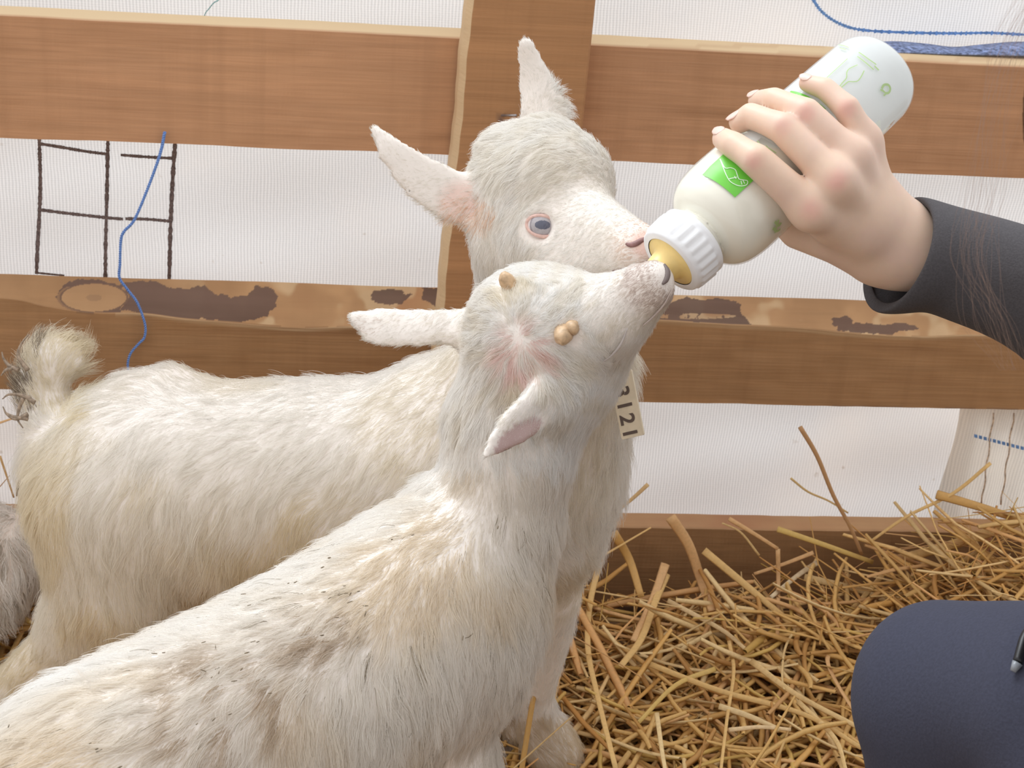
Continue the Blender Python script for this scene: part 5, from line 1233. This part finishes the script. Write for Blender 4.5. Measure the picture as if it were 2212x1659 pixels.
ft.chain([(P(2045, 1560, .81), R_(178, .81)), (P(2065, 1700, .82), R_(190, .82)), (np.array([.28, .555, .10]), .046), (np.array([.28, .555, .045]), .045)], .03)
ft.chain([((.56, .34, .22), .11), ((.60, .58, .33), .085), ((.58, .72, .36), .068)], .04); ft.chain([((.58, .72, .36), .066), ((.56, .62, .05), .046)], .03)
V, F = ft.mesh(3); tr_ = quadmesh('trousers', V, F, M_TR, ps)
bt_ = BVHTree.FromPolygons([tuple(v) for v in V], [tuple(q_) for q_ in F.tolist()])
Q = [hit(bt_, a, b)[0] + (CC - P(a, b, .75)) / .75 * .003 for a, b in ((2235, 1340), (2214, 1375), (2206, 1400), (2198, 1430))]
V, F = tube(catmull(Q, 5), .0022, 8); ds_ = mesh('drawstring', V, F, simple('black cord', (0.012, 0.012, 0.014), 0.4), ps)
Q = [hit(bt_, a, b)[0] + (CC - P(a, b, .75)) / .75 * .003 for a, b in ((2198, 1432), (2188, 1450))]; V, F = tube(Q, [.0026, .0014], 8); mesh('cord_tip', V, F, simple('grey cord tip', (0.25, 0.27, 0.3), 0.3), ds_)
for c in ((.27, .60, .0), (.55, .67, .0)):
    fs = Field(np.array(c) + (-.07, -.12, -.03), np.array(c) + (.07, .14, .09), .004); c = np.array(c)
    fs.ell(c + (0, .03, .022), np.eye(3), (.042, .095, .034), .01); fs.ell(c + (0, -.04, .045), np.eye(3), (.042, .045, .05), .02)
    V, F = fs.mesh(2); mesh('shoe', V, F.tolist(), simple('dark shoe leather', (0.05, 0.045, 0.04), 0.5), ps)
# long brown hair
def hair_obj(name, strands, rad, cols, parent):
    n = len(strands); k = strands.shape[1]; hc = bpy.data.hair_curves.new(name); hc.add_curves([k] * n); hc.attributes['position'].data.foreach_set('vector', strands.astype(np.float32).ravel())
    ra = hc.attributes.get('radius') or hc.attributes.new('radius', 'FLOAT', 'POINT'); ra.data.foreach_set('value', np.tile(rad * np.linspace(1, .6, k), n).astype(np.float32))
    at = hc.attributes.new('rootn', 'FLOAT_VECTOR', 'CURVE'); at.data.foreach_set('vector', np.tile(-CF * .5, (n, 1)).astype(np.float32).ravel())
    ca = hc.attributes.new('hcol', 'FLOAT_COLOR', 'CURVE'); ca.data.foreach_set('color', np.c_[cols, np.ones(n)].astype(np.float32).ravel())
    hc.materials.append(M_FUR); o = bpy.data.objects.new(name, hc); COL.objects.link(o); attach(o, parent); return o
S_ = []; N_ = 9000
for _ in range(N_):
    th = rng.uniform(-math.pi * .93, math.pi * .93); el = rng.uniform(.15, 1.45)
    d0 = math.cos(el) * (math.sin(th) * hr - math.cos(th) * hf) + math.sin(el) * hu
    r0 = hp(0, -.01, .02) + .002 * d0 + (d0 @ hr) * .072 * hr + (d0 @ hf) * .087 * hf + (d0 @ hu) * .084 * hu
    side = math.sin(th) * hr - math.cos(th) * hf; side /= np.linalg.norm(side)
    p1_ = r0 + side * .022 + np.array([0, 0, .004]); p2_ = hp(0, -.01, .02) + side * rng.uniform(.098, .112) + np.array([0, 0, -.03]); p3_ = p2_ + np.array([0, 0, -.10]) + side * rng.uniform(-.02, .012); lf = max(0.0, -side[0]) ; p2_ += np.array([.03, -.02, 0]) * lf; p3_ += np.array([.055, -.06, .02]) * lf; p4_ = p3_ + np.array([.03 * lf, -.03 * lf, -rng.uniform(.03, .08)]) + rng.normal(0, .006, 3)
    S_.append(catmull([r0, p1_, p2_, p3_, p4_], 2))
cb = np.array([0.20, 0.11, 0.07])
hb = hair_obj('hair', np.array(S_), .00022, cb * rng.uniform(.7, 1.5, (N_, 1)), ps); _a = pix_arr(np.array(S_).reshape(-1, 3)); _k = (_a[1] > 250) & (_a[1] < 800); print('HAIRMIN', _a[0][_k].min(), np.percentile(_a[0][_k], 1)); hb['kind'] = 'stuff'; hb['label'] = 'long brown hair'
S_ = []
for k in range(26):
    o1 = rng.normal(0, 14); a = rng.uniform(-60, 25) - 12; d = rng.uniform(.60, .68)
    S_.append(catmull([P(2330 + o1, -140, d), P(2240 + a + o1, 60, d), P(2190 + a + rng.normal(0, 10), 240, d), P(2160 + a + rng.normal(0, 16), 420, d), P(2150 + a + rng.normal(0, 22), 560, d), P(2185 + a + rng.normal(0, 22), 700, d), P(2230 + a, 800, d)], 3))
hs = hair_obj('loose_hair', np.array(S_), .00004, np.tile([0.42, 0.29, 0.23], (26, 1)), ps); hs['label'] = 'fine loose hair wisps across the sleeve'; hs['kind'] = 'stuff'
